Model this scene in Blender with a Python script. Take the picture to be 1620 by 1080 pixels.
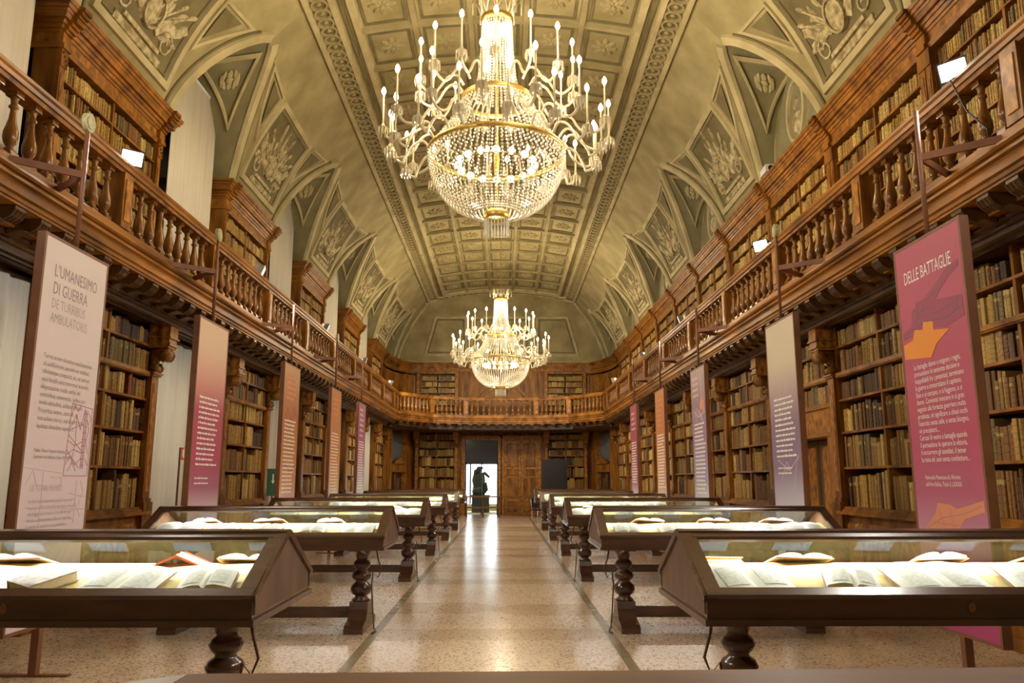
import bpy, math, random
from mathutils import Vector, Matrix, Euler
R = random.Random(7)
PI = math.pi
for o in list(bpy.data.objects):
    bpy.data.objects.remove(o)
sc = bpy.context.scene
COL = sc.collection

# ------------------------------------------------------------------ camera, world, exposure
CAM_LOC = Vector((0.11, 0.0, 1.5))
PITCH, YAW, FPX = math.radians(10.06), math.radians(0.6), 1240.0
cam_d = bpy.data.cameras.new('camera')
cam_d.sensor_width = 36.0
cam_d.lens = 36.0 * FPX / 1620.0
cam_d.clip_start = 0.05
cam_d.clip_end = 200
cam = bpy.data.objects.new('camera', cam_d)
COL.objects.link(cam)
cam.location = CAM_LOC
cam.rotation_euler = (PI / 2 + PITCH, 0, -YAW)
sc.camera = cam
CAM_INV = Matrix.LocRotScale(CAM_LOC, Euler((PI / 2 + PITCH, 0, -YAW)), None).inverted()


def project(p):
    c = CAM_INV @ Vector(p)
    d = -c.z
    if d <= 0.05:
        return None
    return (810 + FPX * c.x / d, 540 - FPX * c.y / d, d)


world = bpy.data.worlds.new('world')
sc.world = world
world.use_nodes = True
world.node_tree.nodes['Background'].inputs[0].default_value = (0.75, 0.85, 1.0, 1)
world.node_tree.nodes['Background'].inputs[1].default_value = 0.6
sc.view_settings.view_transform = 'Standard'
sc.view_settings.look = 'None'
sc.view_settings.gamma = 1.0
sc.view_settings.use_curve_mapping = False
sc.view_settings.exposure = 0.0
sc.cycles.use_denoising = True
try:
    sc.cycles.denoiser = 'OPENIMAGEDENOISE'
except Exception:
    pass
sc.cycles.max_bounces = 6
sc.cycles.diffuse_bounces = 3
sc.cycles.adaptive_threshold = 0.03
sc.cycles.glossy_bounces = 2
sc.cycles.transmission_bounces = 4
sc.cycles.transparent_max_bounces = 10
sc.cycles.caustics_reflective = False
sc.cycles.caustics_refractive = False
sc.cycles.sample_clamp_indirect = 6.0

# light levels (each lamp is built with its fixture further down)
CHANDELIER_W = 31.0      # per lit candle lamp, 12 of them in each chandelier
BOWL_W = 70.0
FLOOD_W = 520.0
CASE_W = 44.0
DOOR_STRENGTH = 7.0


# ------------------------------------------------------------------ materials
def _mat(name):
    m = bpy.data.materials.new(name)
    m.use_nodes = True
    nt = m.node_tree
    return m, nt, nt.nodes['Principled BSDF']


def pmat(name, c1, c2=None, scale=6.0, stretch=(1, 1, 1), rough=0.5, bump=0.0, metal=0.0, coat=0.0, detail=4.0, spec=0.5, contrast=(0.3, 0.7)):
    m, nt, b = _mat(name)
    b.inputs['Roughness'].default_value = rough
    b.inputs['Metallic'].default_value = metal
    b.inputs['Coat Weight'].default_value = coat
    b.inputs['Coat Roughness'].default_value = 0.15
    b.inputs['Specular IOR Level'].default_value = spec
    if c2 is None:
        b.inputs['Base Color'].default_value = (*c1, 1)
        return m
    tc = nt.nodes.new('ShaderNodeTexCoord')
    mp = nt.nodes.new('ShaderNodeMapping')
    mp.inputs['Scale'].default_value = stretch
    nz = nt.nodes.new('ShaderNodeTexNoise')
    nz.inputs['Scale'].default_value = scale
    nz.inputs['Detail'].default_value = detail
    rp = nt.nodes.new('ShaderNodeValToRGB')
    rp.color_ramp.elements[0].position, rp.color_ramp.elements[1].position = contrast
    rp.color_ramp.elements[0].color = (*c1, 1)
    rp.color_ramp.elements[1].color = (*c2, 1)
    nt.links.new(tc.outputs['Object'], mp.inputs[0])
    nt.links.new(mp.outputs[0], nz.inputs[0])
    nt.links.new(nz.outputs['Fac'], rp.inputs[0])
    nt.links.new(rp.outputs[0], b.inputs['Base Color'])
    if bump:
        bp = nt.nodes.new('ShaderNodeBump')
        bp.inputs['Strength'].default_value = bump
        bp.inputs['Distance'].default_value = 0.01
        nt.links.new(nz.outputs['Fac'], bp.inputs['Height'])
        nt.links.new(bp.outputs[0], b.inputs['Normal'])
    return m


def emit(name, c, s):
    m, nt, b = _mat(name)
    b.inputs['Base Color'].default_value = (*c, 1)
    b.inputs['Emission Color'].default_value = (*c, 1)
    b.inputs['Emission Strength'].default_value = s
    return m


def gradient(name, stops, z0, z1, rough=0.55):
    """printed panel: colour runs with height over z0..z1 in object space"""
    m, nt, b = _mat(name)
    b.inputs['Roughness'].default_value = rough
    tc = nt.nodes.new('ShaderNodeTexCoord')
    sp = nt.nodes.new('ShaderNodeSeparateXYZ')
    mr = nt.nodes.new('ShaderNodeMapRange')
    mr.inputs['From Min'].default_value = z0
    mr.inputs['From Max'].default_value = z1
    rp = nt.nodes.new('ShaderNodeValToRGB')
    el = rp.color_ramp.elements
    while len(el) < len(stops):
        el.new(0.5)
    for e, (p, c) in zip(el, stops):
        e.position = p
        e.color = (*c, 1)
    nt.links.new(tc.outputs['Object'], sp.inputs[0])
    nt.links.new(sp.outputs['Z'], mr.inputs['Value'])
    nt.links.new(mr.outputs[0], rp.inputs[0])
    nt.links.new(rp.outputs[0], b.inputs['Base Color'])
    return m


def glass_mat(name, tint=(0.97, 1, 0.99), refl=0.5):
    m, nt, b = _mat(name)
    nt.nodes.remove(b)
    tr = nt.nodes.new('ShaderNodeBsdfTransparent')
    tr.inputs[0].default_value = (*tint, 1)
    gl = nt.nodes.new('ShaderNodeBsdfGlossy')
    gl.inputs['Roughness'].default_value = 0.02
    lw = nt.nodes.new('ShaderNodeLayerWeight')
    lw.inputs[0].default_value = 0.5
    fr = nt.nodes.new('ShaderNodeMath')
    fr.operation = 'POWER'
    fr.inputs[1].default_value = 5.0
    nt.links.new(lw.outputs['Facing'], fr.inputs[0])
    mu = nt.nodes.new('ShaderNodeMath')
    mu.operation = 'MULTIPLY_ADD'
    mu.inputs[1].default_value = refl
    mu.inputs[2].default_value = 0.035
    mx = nt.nodes.new('ShaderNodeMixShader')
    nt.links.new(fr.outputs[0], mu.inputs[0])
    nt.links.new(mu.outputs[0], mx.inputs[0])
    nt.links.new(tr.outputs[0], mx.inputs[1])
    nt.links.new(gl.outputs[0], mx.inputs[2])
    nt.links.new(mx.outputs[0], nt.nodes['Material Output'].inputs[0])
    return m


def book_mat(name, attr=None):
    m, nt, b = _mat(name)
    b.inputs['Roughness'].default_value = 0.55
    if attr:
        a = nt.nodes.new('ShaderNodeAttribute')
        a.attribute_name = attr
        colr = a.outputs['Color']
    else:
        a = nt.nodes.new('ShaderNodeObjectInfo')
        colr = a.outputs['Color']
    tc = nt.nodes.new('ShaderNodeTexCoord')
    nz = nt.nodes.new('ShaderNodeTexNoise')
    nz.inputs['Scale'].default_value = 40
    nz.inputs['Detail'].default_value = 3
    mr = nt.nodes.new('ShaderNodeMapRange')
    mr.inputs['From Min'].default_value = 0.3
    mr.inputs['From Max'].default_value = 0.7
    mr.inputs['To Min'].default_value = 0.5
    mr.inputs['To Max'].default_value = 1.35
    mx = nt.nodes.new('ShaderNodeVectorMath')
    mx.operation = 'SCALE'
    nt.links.new(tc.outputs['Object'], nz.inputs[0])
    nt.links.new(nz.outputs['Fac'], mr.inputs['Value'])
    nt.links.new(colr, mx.inputs[0])
    nt.links.new(mr.outputs[0], mx.inputs['Scale'])
    out = mx.outputs[0]
    if not attr:
        sp = nt.nodes.new('ShaderNodeSeparateXYZ')
        nt.links.new(tc.outputs['Object'], sp.inputs[0])
        lab = nt.nodes.new('ShaderNodeValToRGB')
        lab.color_ramp.interpolation = 'CONSTANT'
        e = lab.color_ramp.elements
        e[0].position, e[0].color = 0.0, (0, 0, 0, 1)
        e[1].position, e[1].color = 0.70, (1, 1, 1, 1)
        e.new(0.81).color = (0, 0, 0, 1)
        rn = nt.nodes.new('ShaderNodeMath')
        rn.operation = 'GREATER_THAN'
        rn.inputs[1].default_value = 0.55
        mu = nt.nodes.new('ShaderNodeMath')
        mu.operation = 'MULTIPLY'
        mx2 = nt.nodes.new('ShaderNodeMix')
        mx2.data_type = 'RGBA'
        mx2.inputs['B'].default_value = (0.46, 0.32, 0.11, 1)
        nt.links.new(sp.outputs['Z'], lab.inputs[0])
        nt.links.new(a.outputs['Random'], rn.inputs[0])
        nt.links.new(rn.outputs[0], mu.inputs[0])
        nt.links.new(lab.outputs[0], mu.inputs[1])
        nt.links.new(mu.outputs[0], mx2.inputs['Factor'])
        nt.links.new(out, mx2.inputs['A'])
        out = mx2.outputs['Result']
    nt.links.new(out, b.inputs['Base Color'])
    return m


def terrazzo(name, base, dark):
    m, nt, b = _mat(name)
    b.inputs['Roughness'].default_value = 0.2
    b.inputs['Specular IOR Level'].default_value = 0.6
    tc = nt.nodes.new('ShaderNodeTexCoord')
    vo = nt.nodes.new('ShaderNodeTexVoronoi')
    vo.inputs['Scale'].default_value = 62
    rp = nt.nodes.new('ShaderNodeValToRGB')
    e = rp.color_ramp.elements
    e[0].position, e[0].color = 0.0, (*dark, 1)
    e[1].position, e[1].color = 0.30, (*base, 1)
    k = e.new(0.62)
    k.color = tuple(min(1, x * 1.12) for x in base) + (1,)
    nz = nt.nodes.new('ShaderNodeTexNoise')
    nz.inputs['Scale'].default_value = 1.3
    nz.inputs['Detail'].default_value = 5
    mr = nt.nodes.new('ShaderNodeMapRange')
    mr.inputs['To Min'].default_value = 0.8
    mr.inputs['To Max'].default_value = 1.2
    sep = nt.nodes.new('ShaderNodeSeparateColor')
    mix = nt.nodes.new('ShaderNodeMix')
    mix.data_type = 'RGBA'
    rc = nt.nodes.new('ShaderNodeValToRGB')
    rc.color_ramp.elements[0].position, rc.color_ramp.elements[0].color = 0.12, (1, 1, 1, 1)
    rc.color_ramp.elements[1].position, rc.color_ramp.elements[1].color = 0.2, (0, 0, 0, 1)
    vm = nt.nodes.new('ShaderNodeVectorMath')
    vm.operation = 'SCALE'
    nt.links.new(tc.outputs['Object'], vo.inputs['Vector'])
    nt.links.new(tc.outputs['Object'], nz.inputs['Vector'])
    nt.links.new(vo.outputs['Color'], sep.inputs[0])
    nt.links.new(sep.outputs[0], rc.inputs[0])
    nt.links.new(rc.outputs[0], mix.inputs['Factor'])
    nt.links.new(vo.outputs['Distance'], rp.inputs[0])
    nt.links.new(rp.outputs[0], mix.inputs['A'])
    mix.inputs['B'].default_value = (*dark, 1)
    nt.links.new(nz.outputs['Fac'], mr.inputs['Value'])
    nt.links.new(mix.outputs['Result'], vm.inputs[0])
    nt.links.new(mr.outputs[0], vm.inputs['Scale'])
    nt.links.new(vm.outputs[0], b.inputs['Base Color'])
    return m


M = {}
M['wood'] = pmat('walnut', (0.085, 0.030, 0.005), (0.42, 0.168, 0.024), 5, (1, 1, 0.25), 0.38, 0.12, spec=0.3)
M['wood_h'] = pmat('walnut_long', (0.11, 0.038, 0.006), (0.46, 0.185, 0.027), 5, (1, 0.2, 1), 0.38, 0.1, spec=0.3)
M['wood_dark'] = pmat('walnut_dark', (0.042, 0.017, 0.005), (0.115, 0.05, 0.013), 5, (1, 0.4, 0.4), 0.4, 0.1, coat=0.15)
M['burl'] = pmat('burl_walnut', (0.12, 0.042, 0.007), (0.54, 0.225, 0.036), 14, (1, 1, 0.6), 0.38, 0.05, spec=0.3, detail=8)
M['wood_red'] = pmat('turned_walnut', (0.09, 0.032, 0.005), (0.38, 0.15, 0.022), 7, (1, 1, 0.3), 0.25, 0.0, coat=0.2, spec=0.4)
M['shelf_back'] = pmat('shelf_back', (0.045, 0.022, 0.010), (0.08, 0.04, 0.018), 6, (1, 1, .3), 0.6)
M['case'] = pmat('case_mahogany', (0.040, 0.016, 0.009), (0.105, 0.045, 0.022), 7, (0.25, 1, 1), 0.25, 0.06, coat=0.4)
M['case_side'] = pmat('case_side_wood', (0.10, 0.056, 0.034), (0.19, 0.11, 0.07), 6, (1, 1, 0.3), 0.45, 0.05)
M['plaster'] = pmat('plaster', (0.50, 0.42, 0.26), (0.60, 0.52, 0.34), 2.0, rough=0.85)
M['fresco'] = pmat('fresco_field', (0.27, 0.222, 0.098), (0.45, 0.378, 0.19), 1.6, rough=0.9, detail=8)
M['fresco_light'] = pmat('fresco_light', (0.40, 0.335, 0.17), (0.60, 0.51, 0.285), 2.2, rough=0.9, detail=8)
M['fresco_dark'] = pmat('fresco_dark', (0.13, 0.105, 0.042), (0.22, 0.18, 0.082), 2.2, rough=0.9, detail=8)
M['fresco_art'] = pmat('fresco_relief', (0.26, 0.205, 0.09), (0.64, 0.54, 0.32), 9, rough=0.9, detail=9, contrast=(0.35, 0.65))
M['fresco_web'] = pmat('fresco_web', (0.20, 0.175, 0.09), (0.30, 0.265, 0.145), 2.0, rough=0.9, detail=8)
M['terrazzo'] = terrazzo('terrazzo_floor', (0.60, 0.455, 0.315), (0.24, 0.165, 0.11))
M['terrazzo_dark'] = terrazzo('terrazzo_inlay', (0.49, 0.35, 0.22), (0.20, 0.135, 0.08))
M['brass_strip'] = pmat('floor_strip', (0.20, 0.15, 0.08), (0.27, 0.21, 0.12), 6, rough=0.25)
M['curtain'] = pmat('blind_cloth', (0.66, 0.60, 0.47), (0.74, 0.68, 0.55), 3, (6, 6, .15), rough=0.9)
M['curtain_low'] = pmat('white_drape', (0.66, 0.64, 0.58), (0.76, 0.74, 0.68), 3, (6, 6, .1), rough=0.9)
M['night'] = pmat('night_glass', (0.015, 0.018, 0.02), rough=0.08)
M['steel'] = pmat('rust_brown_steel', (0.17, 0.065, 0.03), (0.23, 0.09, 0.042), 5, rough=0.5)
M['dull_brass'] = pmat('dull_brass', (0.30, 0.27, 0.12), (0.5, 0.44, 0.24), 30, rough=0.5)
M['fresco_mid'] = pmat('fresco_mid', (0.28, 0.23, 0.105), (0.43, 0.36, 0.185), 2.0, rough=0.9, detail=8)
M['gold'] = pmat('gilt_bronze', (0.58, 0.40, 0.12), rough=0.4, metal=1.0)
M['candle'] = pmat('candle_sleeve', (0.85, 0.72, 0.45), rough=0.4)
M['bulb'] = emit('candle_bulb', (1.0, 0.80, 0.45), 28.0)
M['black'] = pmat('black_metal', (0.012, 0.012, 0.013), rough=0.4)
M['chrome'] = pmat('floodlight_metal', (0.65, 0.70, 0.78), rough=0.3, metal=0.9)
M['lens'] = emit('floodlight_lens', (1.0, 0.98, 0.93), 40.0)
M['lens_dim'] = emit('floodlight_lens_far', (0.85, 0.93, 1.0), 1.6)
M['glass'] = glass_mat('pane_glass', refl=0.9)
M['page'] = pmat('paper', (0.83, 0.80, 0.72), (0.90, 0.88, 0.82), 14, rough=0.8)
M['edge'] = pmat('page_edge', (0.62, 0.48, 0.25), (0.72, 0.58, 0.34), 40, (1, 1, 8), rough=0.8)
M['card'] = pmat('caption_card', (0.78, 0.83, 0.88), rough=0.6)
M['lining'] = pmat('case_lining', (0.50, 0.37, 0.13), (0.56, 0.43, 0.17), 3, rough=0.9)
M['led'] = emit('led_strip', (1.0, 0.97, 0.90), 14.0)
M['ink'] = pmat('print_ink', (0.16, 0.12, 0.12), rough=0.7)
M['ink_soft'] = pmat('print_ink_soft', (0.33, 0.26, 0.25), rough=0.7)
M['ink_pale'] = pmat('print_ink_pale', (0.46, 0.38, 0.38), rough=0.7)
M['white_print'] = pmat('print_white', (0.88, 0.82, 0.80), rough=0.7)
M['pink_line'] = pmat('print_pink', (0.50, 0.20, 0.27), rough=0.7)
M['pink_soft'] = pmat('print_pink_soft', (0.68, 0.50, 0.53), rough=0.7)
M['plum_print'] = pmat('print_plum', (0.33, 0.075, 0.135), rough=0.7)
M['orange_print'] = pmat('print_orange', (0.76, 0.27, 0.045), rough=0.7)
M['orange_soft'] = pmat('print_orange_soft', (0.66, 0.27, 0.16), rough=0.7)
M['red_book'] = pmat('red_leather', (0.55, 0.10, 0.05), rough=0.5)
M['brown_cover'] = pmat('brown_cover', (0.24, 0.12, 0.06), (0.34, 0.19, 0.1), 20, rough=0.6)
M['marbled'] = pmat('marbled_cover', (0.25, 0.17, 0.12), (0.62, 0.5, 0.4), 45, rough=0.5)
M['grey_print'] = pmat('engraving', (0.58, 0.57, 0.53), (0.85, 0.83, 0.77), 60, rough=0.8)
M['table'] = pmat('table_oak', (0.11, 0.048, 0.017), (0.21, 0.10, 0.038), 5, (0.15, 1, 1), 0.5, 0.05, spec=0.15)
M['table_end'] = pmat('table_end_veneer', (0.33, 0.28, 0.24), (0.43, 0.38, 0.34), 5, (0.3, 1, 1), 0.35)
M['book'] = book_mat('leather_book')
M['book_mass'] = book_mat('leather_book_mass', 'bookcol')
M['white'] = pmat('white_plastic', (0.8, 0.8, 0.78), rough=0.5)
M['green'] = pmat('green_sign', (0.02, 0.13, 0.07), rough=0.5)
M['red_sign'] = pmat('red_sign', (0.62, 0.09, 0.05), rough=0.5)
M['cable'] = pmat('brown_cable', (0.08, 0.035, 0.02), rough=0.5)
M['daylight'] = emit('daylit_window', (0.86, 0.93, 1.0), DOOR_STRENGTH)
M['exit'] = emit('exit_glow', (0.25, 1.0, 0.45), 2.0)
M['statue'] = pmat('bronze_statue', (0.035, 0.05, 0.055), rough=0.5)
M['tint_glass'] = pmat('dark_glass', (0.05, 0.055, 0.065), rough=0.12)
M['mirror_glass'] = pmat('cabinet_glass', (0.16, 0.19, 0.19), rough=0.1)


def crystal(name, tint, tr):
    m, nt, b = _mat(name)
    b.inputs['Base Color'].default_value = (*tint, 1)
    b.inputs['Roughness'].default_value = 0.12
    b.inputs['Specular IOR Level'].default_value = 0.9
    nt.nodes.remove(b)
    tl = nt.nodes.new('ShaderNodeBsdfTranslucent')
    tl.inputs[0].default_value = (*tint, 1)
    df = nt.nodes.new('ShaderNodeBsdfDiffuse')
    df.inputs[0].default_value = (*tint, 1)
    gl = nt.nodes.new('ShaderNodeBsdfGlossy')
    gl.inputs['Roughness'].default_value = 0.12
    ts = nt.nodes.new('ShaderNodeBsdfTransparent')
    a1 = nt.nodes.new('ShaderNodeMixShader')
    a1.inputs[0].default_value = 0.5
    a2 = nt.nodes.new('ShaderNodeMixShader')
    a2.inputs[0].default_value = 0.3
    a3 = nt.nodes.new('ShaderNodeMixShader')
    a3.inputs[0].default_value = tr
    L = nt.links.new
    L(tl.outputs[0], a1.inputs[1]); L(df.outputs[0], a1.inputs[2])
    L(a1.outputs[0], a2.inputs[1]); L(gl.outputs[0], a2.inputs[2])
    if tr > 0:
        L(a2.outputs[0], a3.inputs[1]); L(ts.outputs[0], a3.inputs[2])
    L((a3 if tr > 0 else a2).outputs[0], nt.nodes['Material Output'].inputs[0])
    return m


M['crystal'] = crystal('crystal_bead', (0.98, 0.93, 0.80), 0.0)
M['arm_glass'] = crystal('glass_arm', (0.95, 0.87, 0.66), 0.0)


# ------------------------------------------------------------------ mesh helpers
class MB:
    def __init__(s):
        s.v, s.f = [], []

    def add(s, vs, fs):
        n = len(s.v)
        s.v += [tuple(p) for p in vs]
        s.f += [tuple(i + n for i in f) for f in fs]
        return s

    def box(s, x0, x1, y0, y1, z0, z1):
        return s.add([(x0, y0, z0), (x1, y0, z0), (x1, y1, z0), (x0, y1, z0), (x0, y0, z1), (x1, y0, z1), (x1, y1, z1), (x0, y1, z1)],
                     [(0, 3, 2, 1), (4, 5, 6, 7), (0, 1, 5, 4), (1, 2, 6, 5), (2, 3, 7, 6), (3, 0, 4, 7)])

    def bevel_box(s, x0, x1, y0, y1, z0, z1, b):
        """box with chamfered top rim"""
        s.loft([[(x0, y0, z0), (x1, y0, z0), (x1, y1, z0), (x0, y1, z0)],
                [(x0, y0, z1 - b), (x1, y0, z1 - b), (x1, y1, z1 - b), (x0, y1, z1 - b)],
                [(x0 + b, y0 + b, z1), (x1 - b, y0 + b, z1), (x1 - b, y1 - b, z1), (x0 + b, y1 - b, z1)]])
        return s

    def loft(s, rings, cap=True, closed=True):
        n = len(rings[0])
        vs = [p for r in rings for p in r]
        fs = []
        for i in range(len(rings) - 1):
            for j in range(n if closed else n - 1):
                k = (j + 1) % n
                fs.append((i * n + j, i * n + k, (i + 1) * n + k, (i + 1) * n + j))
        if cap:
            fs.append(tuple(range(n - 1, -1, -1)))
            fs.append(tuple((len(rings) - 1) * n + j for j in range(n)))
        return s.add(vs, fs)

    def lathe(s, prof, seg=12, c=(0, 0), ang0=0.0):
        rings = []
        for r, z in prof:
            rings.append([(c[0] + r * math.cos(ang0 + 2 * PI * j / seg), c[1] + r * math.sin(ang0 + 2 * PI * j / seg), z) for j in range(seg)])
        return s.loft(rings)

    def tube(s, pts, r, seg=6):
        pts = [Vector(p) for p in pts]
        rings = []
        up = None
        for i, p in enumerate(pts):
            d = (pts[min(i + 1, len(pts) - 1)] - pts[max(i - 1, 0)]).normalized()
            if up is None:
                up = Vector((0, 0, 1)) if abs(d.z) < 0.9 else Vector((1, 0, 0))
            a = d.cross(up)
            if a.length < 1e-4:
                a = d.cross(Vector((0, 1, 0)))
            a.normalize()
            b = a.cross(d).normalized()
            up = b
            rr = r[i] if isinstance(r, (list, tuple)) else r
            rings.append([p + a * rr * math.cos(2 * PI * j / seg) + b * rr * math.sin(2 * PI * j / seg) for j in range(seg)])
        return s.loft(rings)

    def sweep(s, prof, path):
        """prof: closed list of (a, b); path: function list giving (a,b)->point"""
        return s.loft([[fn(a, b) for a, b in prof] for fn in path])

    def prism_x(s, poly, x0, x1):
        """poly in (y,z) extruded along x"""
        return s.loft([[(x0, y, z) for y, z in poly], [(x1, y, z) for y, z in poly]])

    def prism_y(s, poly, y0, y1):
        return s.loft([[(x, y0, z) for x, z in poly], [(x, y1, z) for x, z in poly]])

    def prism_z(s, poly, z0, z1):
        return s.loft([[(x, y, z0) for x, y in poly], [(x, y, z1) for x, y in poly]])

    def mesh(s, name, mat=None, smooth=False):
        me = bpy.data.meshes.new(name)
        me.from_pydata(s.v, [], s.f)
        if mat is not None:
            me.materials.append(M[mat] if isinstance(mat, str) else mat)
        if smooth:
            me.polygons.foreach_set('use_smooth', [True] * len(me.polygons))
        me.update()
        return me


def link(name, me, parent=None, loc=(0, 0, 0), rz=0.0, scale=None):
    o = bpy.data.objects.new(name, me)
    COL.objects.link(o)
    o.location = loc
    o.rotation_euler = (0, 0, rz)
    if scale:
        o.scale = scale
    if parent is not None:
        o.parent = parent
    return o


def tag(o, label=None, cat=None, group=None, kind=None):
    if label: o['label'] = label
    if cat: o['category'] = cat
    if group: o['group'] = group
    if kind: o['kind'] = kind
    return o


def empty(name, loc=(0, 0, 0), rz=0.0, label=None, cat=None, group=None, kind=None):
    o = bpy.data.objects.new(name, None)
    COL.objects.link(o)
    o.location = loc
    o.rotation_euler = (0, 0, rz)
    o.empty_display_size = 0.1
    return tag(o, label, cat, group, kind)


def copy_tree(o, parent=None):
    c = o.copy()
    COL.objects.link(c)
    c.parent = parent
    for ch in o.children:
        copy_tree(ch, c)
    return c


RIGHT, LEFT = PI / 2, -PI / 2      # rotation of a wall thing: local x along the wall, local y into the room
ORD = ['zeroth', 'first', 'second', 'third', 'fourth', 'fifth', 'sixth', 'seventh', 'eighth', 'ninth', 'tenth', 'eleventh', 'twelfth', 'thirteenth',
       'fourteenth', 'fifteenth', 'sixteenth', 'seventeenth', 'eighteenth', 'nineteenth', 'twentieth']


def ordinal(n):
    if n <= 20:
        return ORD[n]
    t, u = divmod(n, 10)
    tens = ['', '', 'twent', 'thirt', 'fort', 'fift', 'sixt'][t]
    return tens + 'ieth' if u == 0 else tens + 'y-' + ORD[u]


BAY = 2.64
Y0 = 8.14
YEND = 35.6          # far wall
YBACK = -4.0         # wall behind the camera
BAL = 3.95           # half distance between the balcony fronts
WALL = 5.35
LOW = 4.70           # face of lower bookcases
UPP = 4.90           # face of upper bookcases

# ================================================================== FLOOR AND WALLS
fl = link('floor', MB().box(-WALL - .3, WALL + .3, YBACK, YEND + .3, -0.2, 0).mesh('floor', 'terrazzo'))
tag(fl, kind='structure')
for x in (-1.17, 1.17):
    link('floor_strip', MB().box(x - .045, x + .045, YBACK + .1, YEND - 0.4, -0.01, 0.0015).mesh('floor_strip', 'brass_strip'), fl)
# darker terrazzo inlays along the aisle: pointed fields and cross bands
me = MB().prism_z([(-1.12, -.42), (-.25, -.42), (0.1, 0), (-.25, .42), (-1.12, .42)], -0.01, 0.001).mesh('floor_inlay', 'terrazzo_dark')
me2 = MB().prism_z([(1.12, -.42), (.25, -.42), (-.1, 0), (.25, .42), (1.12, .42)], -0.01, 0.001).mesh('floor_inlay', 'terrazzo_dark')
band = MB().box(-1.12, 1.12, -.3, .3, -0.01, 0.001).mesh('floor_inlay', 'terrazzo_dark')
for k in range(7):
    link('floor_inlay', me, fl, (0, 5.7 + 4.1 * k, 0))
    link('floor_inlay', me2, fl, (0.0, 5.55 + 4.1 * k, 0))
    link('floor_inlay', band, fl, (0, 8.15 + 4.1 * k, 0))
outer = MB().box(-1.6, 1.6, -.42, .42, -0.01, 0.001).mesh('floor_inlay', 'terrazzo_dark')
for k in range(7):
    for sx in (-1, 1):
        link('floor_inlay', outer, fl, (sx * 3.1, 5.3 + 4.1 * k, 0))

wr = link('wall_right', MB().box(WALL, WALL + .3, YBACK, YEND + .3, 0, 10.2).mesh('wall_right', 'plaster'))
tag(wr, kind='structure')
wb = link('wall_back', MB().box(-WALL - .3, WALL + .3, YBACK - .3, YBACK, 0, 10.2).mesh('wall_back', 'plaster'))
tag(wb, kind='structure')
# left wall with window openings (lower and upper) in every second bay
WIN = [Y0 - BAY / 2 + 2 * BAY * k for k in range(0, 5)]      # bay centres of the windows: 6.82, 12.1 ...
mb = MB()
edges = [YBACK] + [e for c in WIN for e in (c - .95, c + .95)] + [YEND + .3]
for i in range(0, len(edges), 2):
    mb.box(-WALL - .3, -WALL, edges[i], edges[i + 1], 0, 10.2)
for c in WIN:
    mb.box(-WALL - .3, -WALL, c - .95, c + .95, 3.55, 4.25)
    mb.box(-WALL - .3, -WALL, c - .95, c + .95, 8.2, 10.2)
wl = tag(link('wall_left', mb.mesh('wall_left', 'plaster')), kind='structure')
for i, c in enumerate(WIN):
    w = tag(empty('window_%d' % (i + 1), (-WALL - .2, c, 0)), kind='structure')
    for z0, z1 in ((0.0, 3.55), (4.25, 8.2)):
        f = MB()
        for y in (-.95, -.03, .89):
            f.box(-.05, .05, y, y + .06, z0, z1)
        n = 4
        for q in range(n + 1):
            z = z0 + (z1 - z0 - .06) * q / n
            f.box(-.04, .04, -.95, .95, z, z + .06)
        link('window_frame', f.mesh('window_frame', 'wood_dark'), w)
        for q in range(n):
            for y in (-.92, 0.0):
                z = z0 + (z1 - z0) * q / n
                link('pane', MB().box(-.012, -.006, y + .02, y + .9, z + .03, z + (z1 - z0) / n - .03).mesh('pane', 'night'), w)

# ================================================================== CEILING
# cove profile (half width x, height z) parametrised by arc length
P0, P1, P2 = (4.88, 6.55), (4.58, 8.12), (3.27, 9.30)
_tab = []
_l = 0.0
_prev = None
for i in range(201):
    t = i / 200
    x = (1 - t) ** 2 * P0[0] + 2 * t * (1 - t) * P1[0] + t * t * P2[0]
    z = (1 - t) ** 2 * P0[1] + 2 * t * (1 - t) * P1[1] + t * t * P2[1]
    if _prev:
        _l += math.hypot(x - _prev[0], z - _prev[1])
    _prev = (x, z)
    _tab.append((_l, x, z))
ARC = _l


def cove(a, off=0.0):
    a = max(0.0, min(ARC, a))
    lo, hi = 0, 200
    while hi - lo > 1:
        m = (lo + hi) // 2
        if _tab[m][0] <= a: lo = m
        else: hi = m
    l0, x0, z0 = _tab[lo]
    l1, x1, z1 = _tab[hi]
    u = (a - l0) / (l1 - l0)
    dx, dz = (x1 - x0) / (l1 - l0), (z1 - z0) / (l1 - l0)
    # normal into the room: towards smaller x, lower z
    return x0 + (x1 - x0) * u + (-dz) * off, z0 + (z1 - z0) * u + dx * off


A_APEX = 2.50
Z_APEX = cove(A_APEX)[1]
Z_SPR = P0[1]


def groin(a):
    if a >= A_APEX: return 0.0
    s = (cove(a)[1] - Z_SPR) / (Z_APEX - Z_SPR)
    return 1.30 * (1 - s ** 1.7) ** 0.8


def cv(a, y, off=0.0):
    x, z = cove(a, off)
    return (x, y, z)


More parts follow.
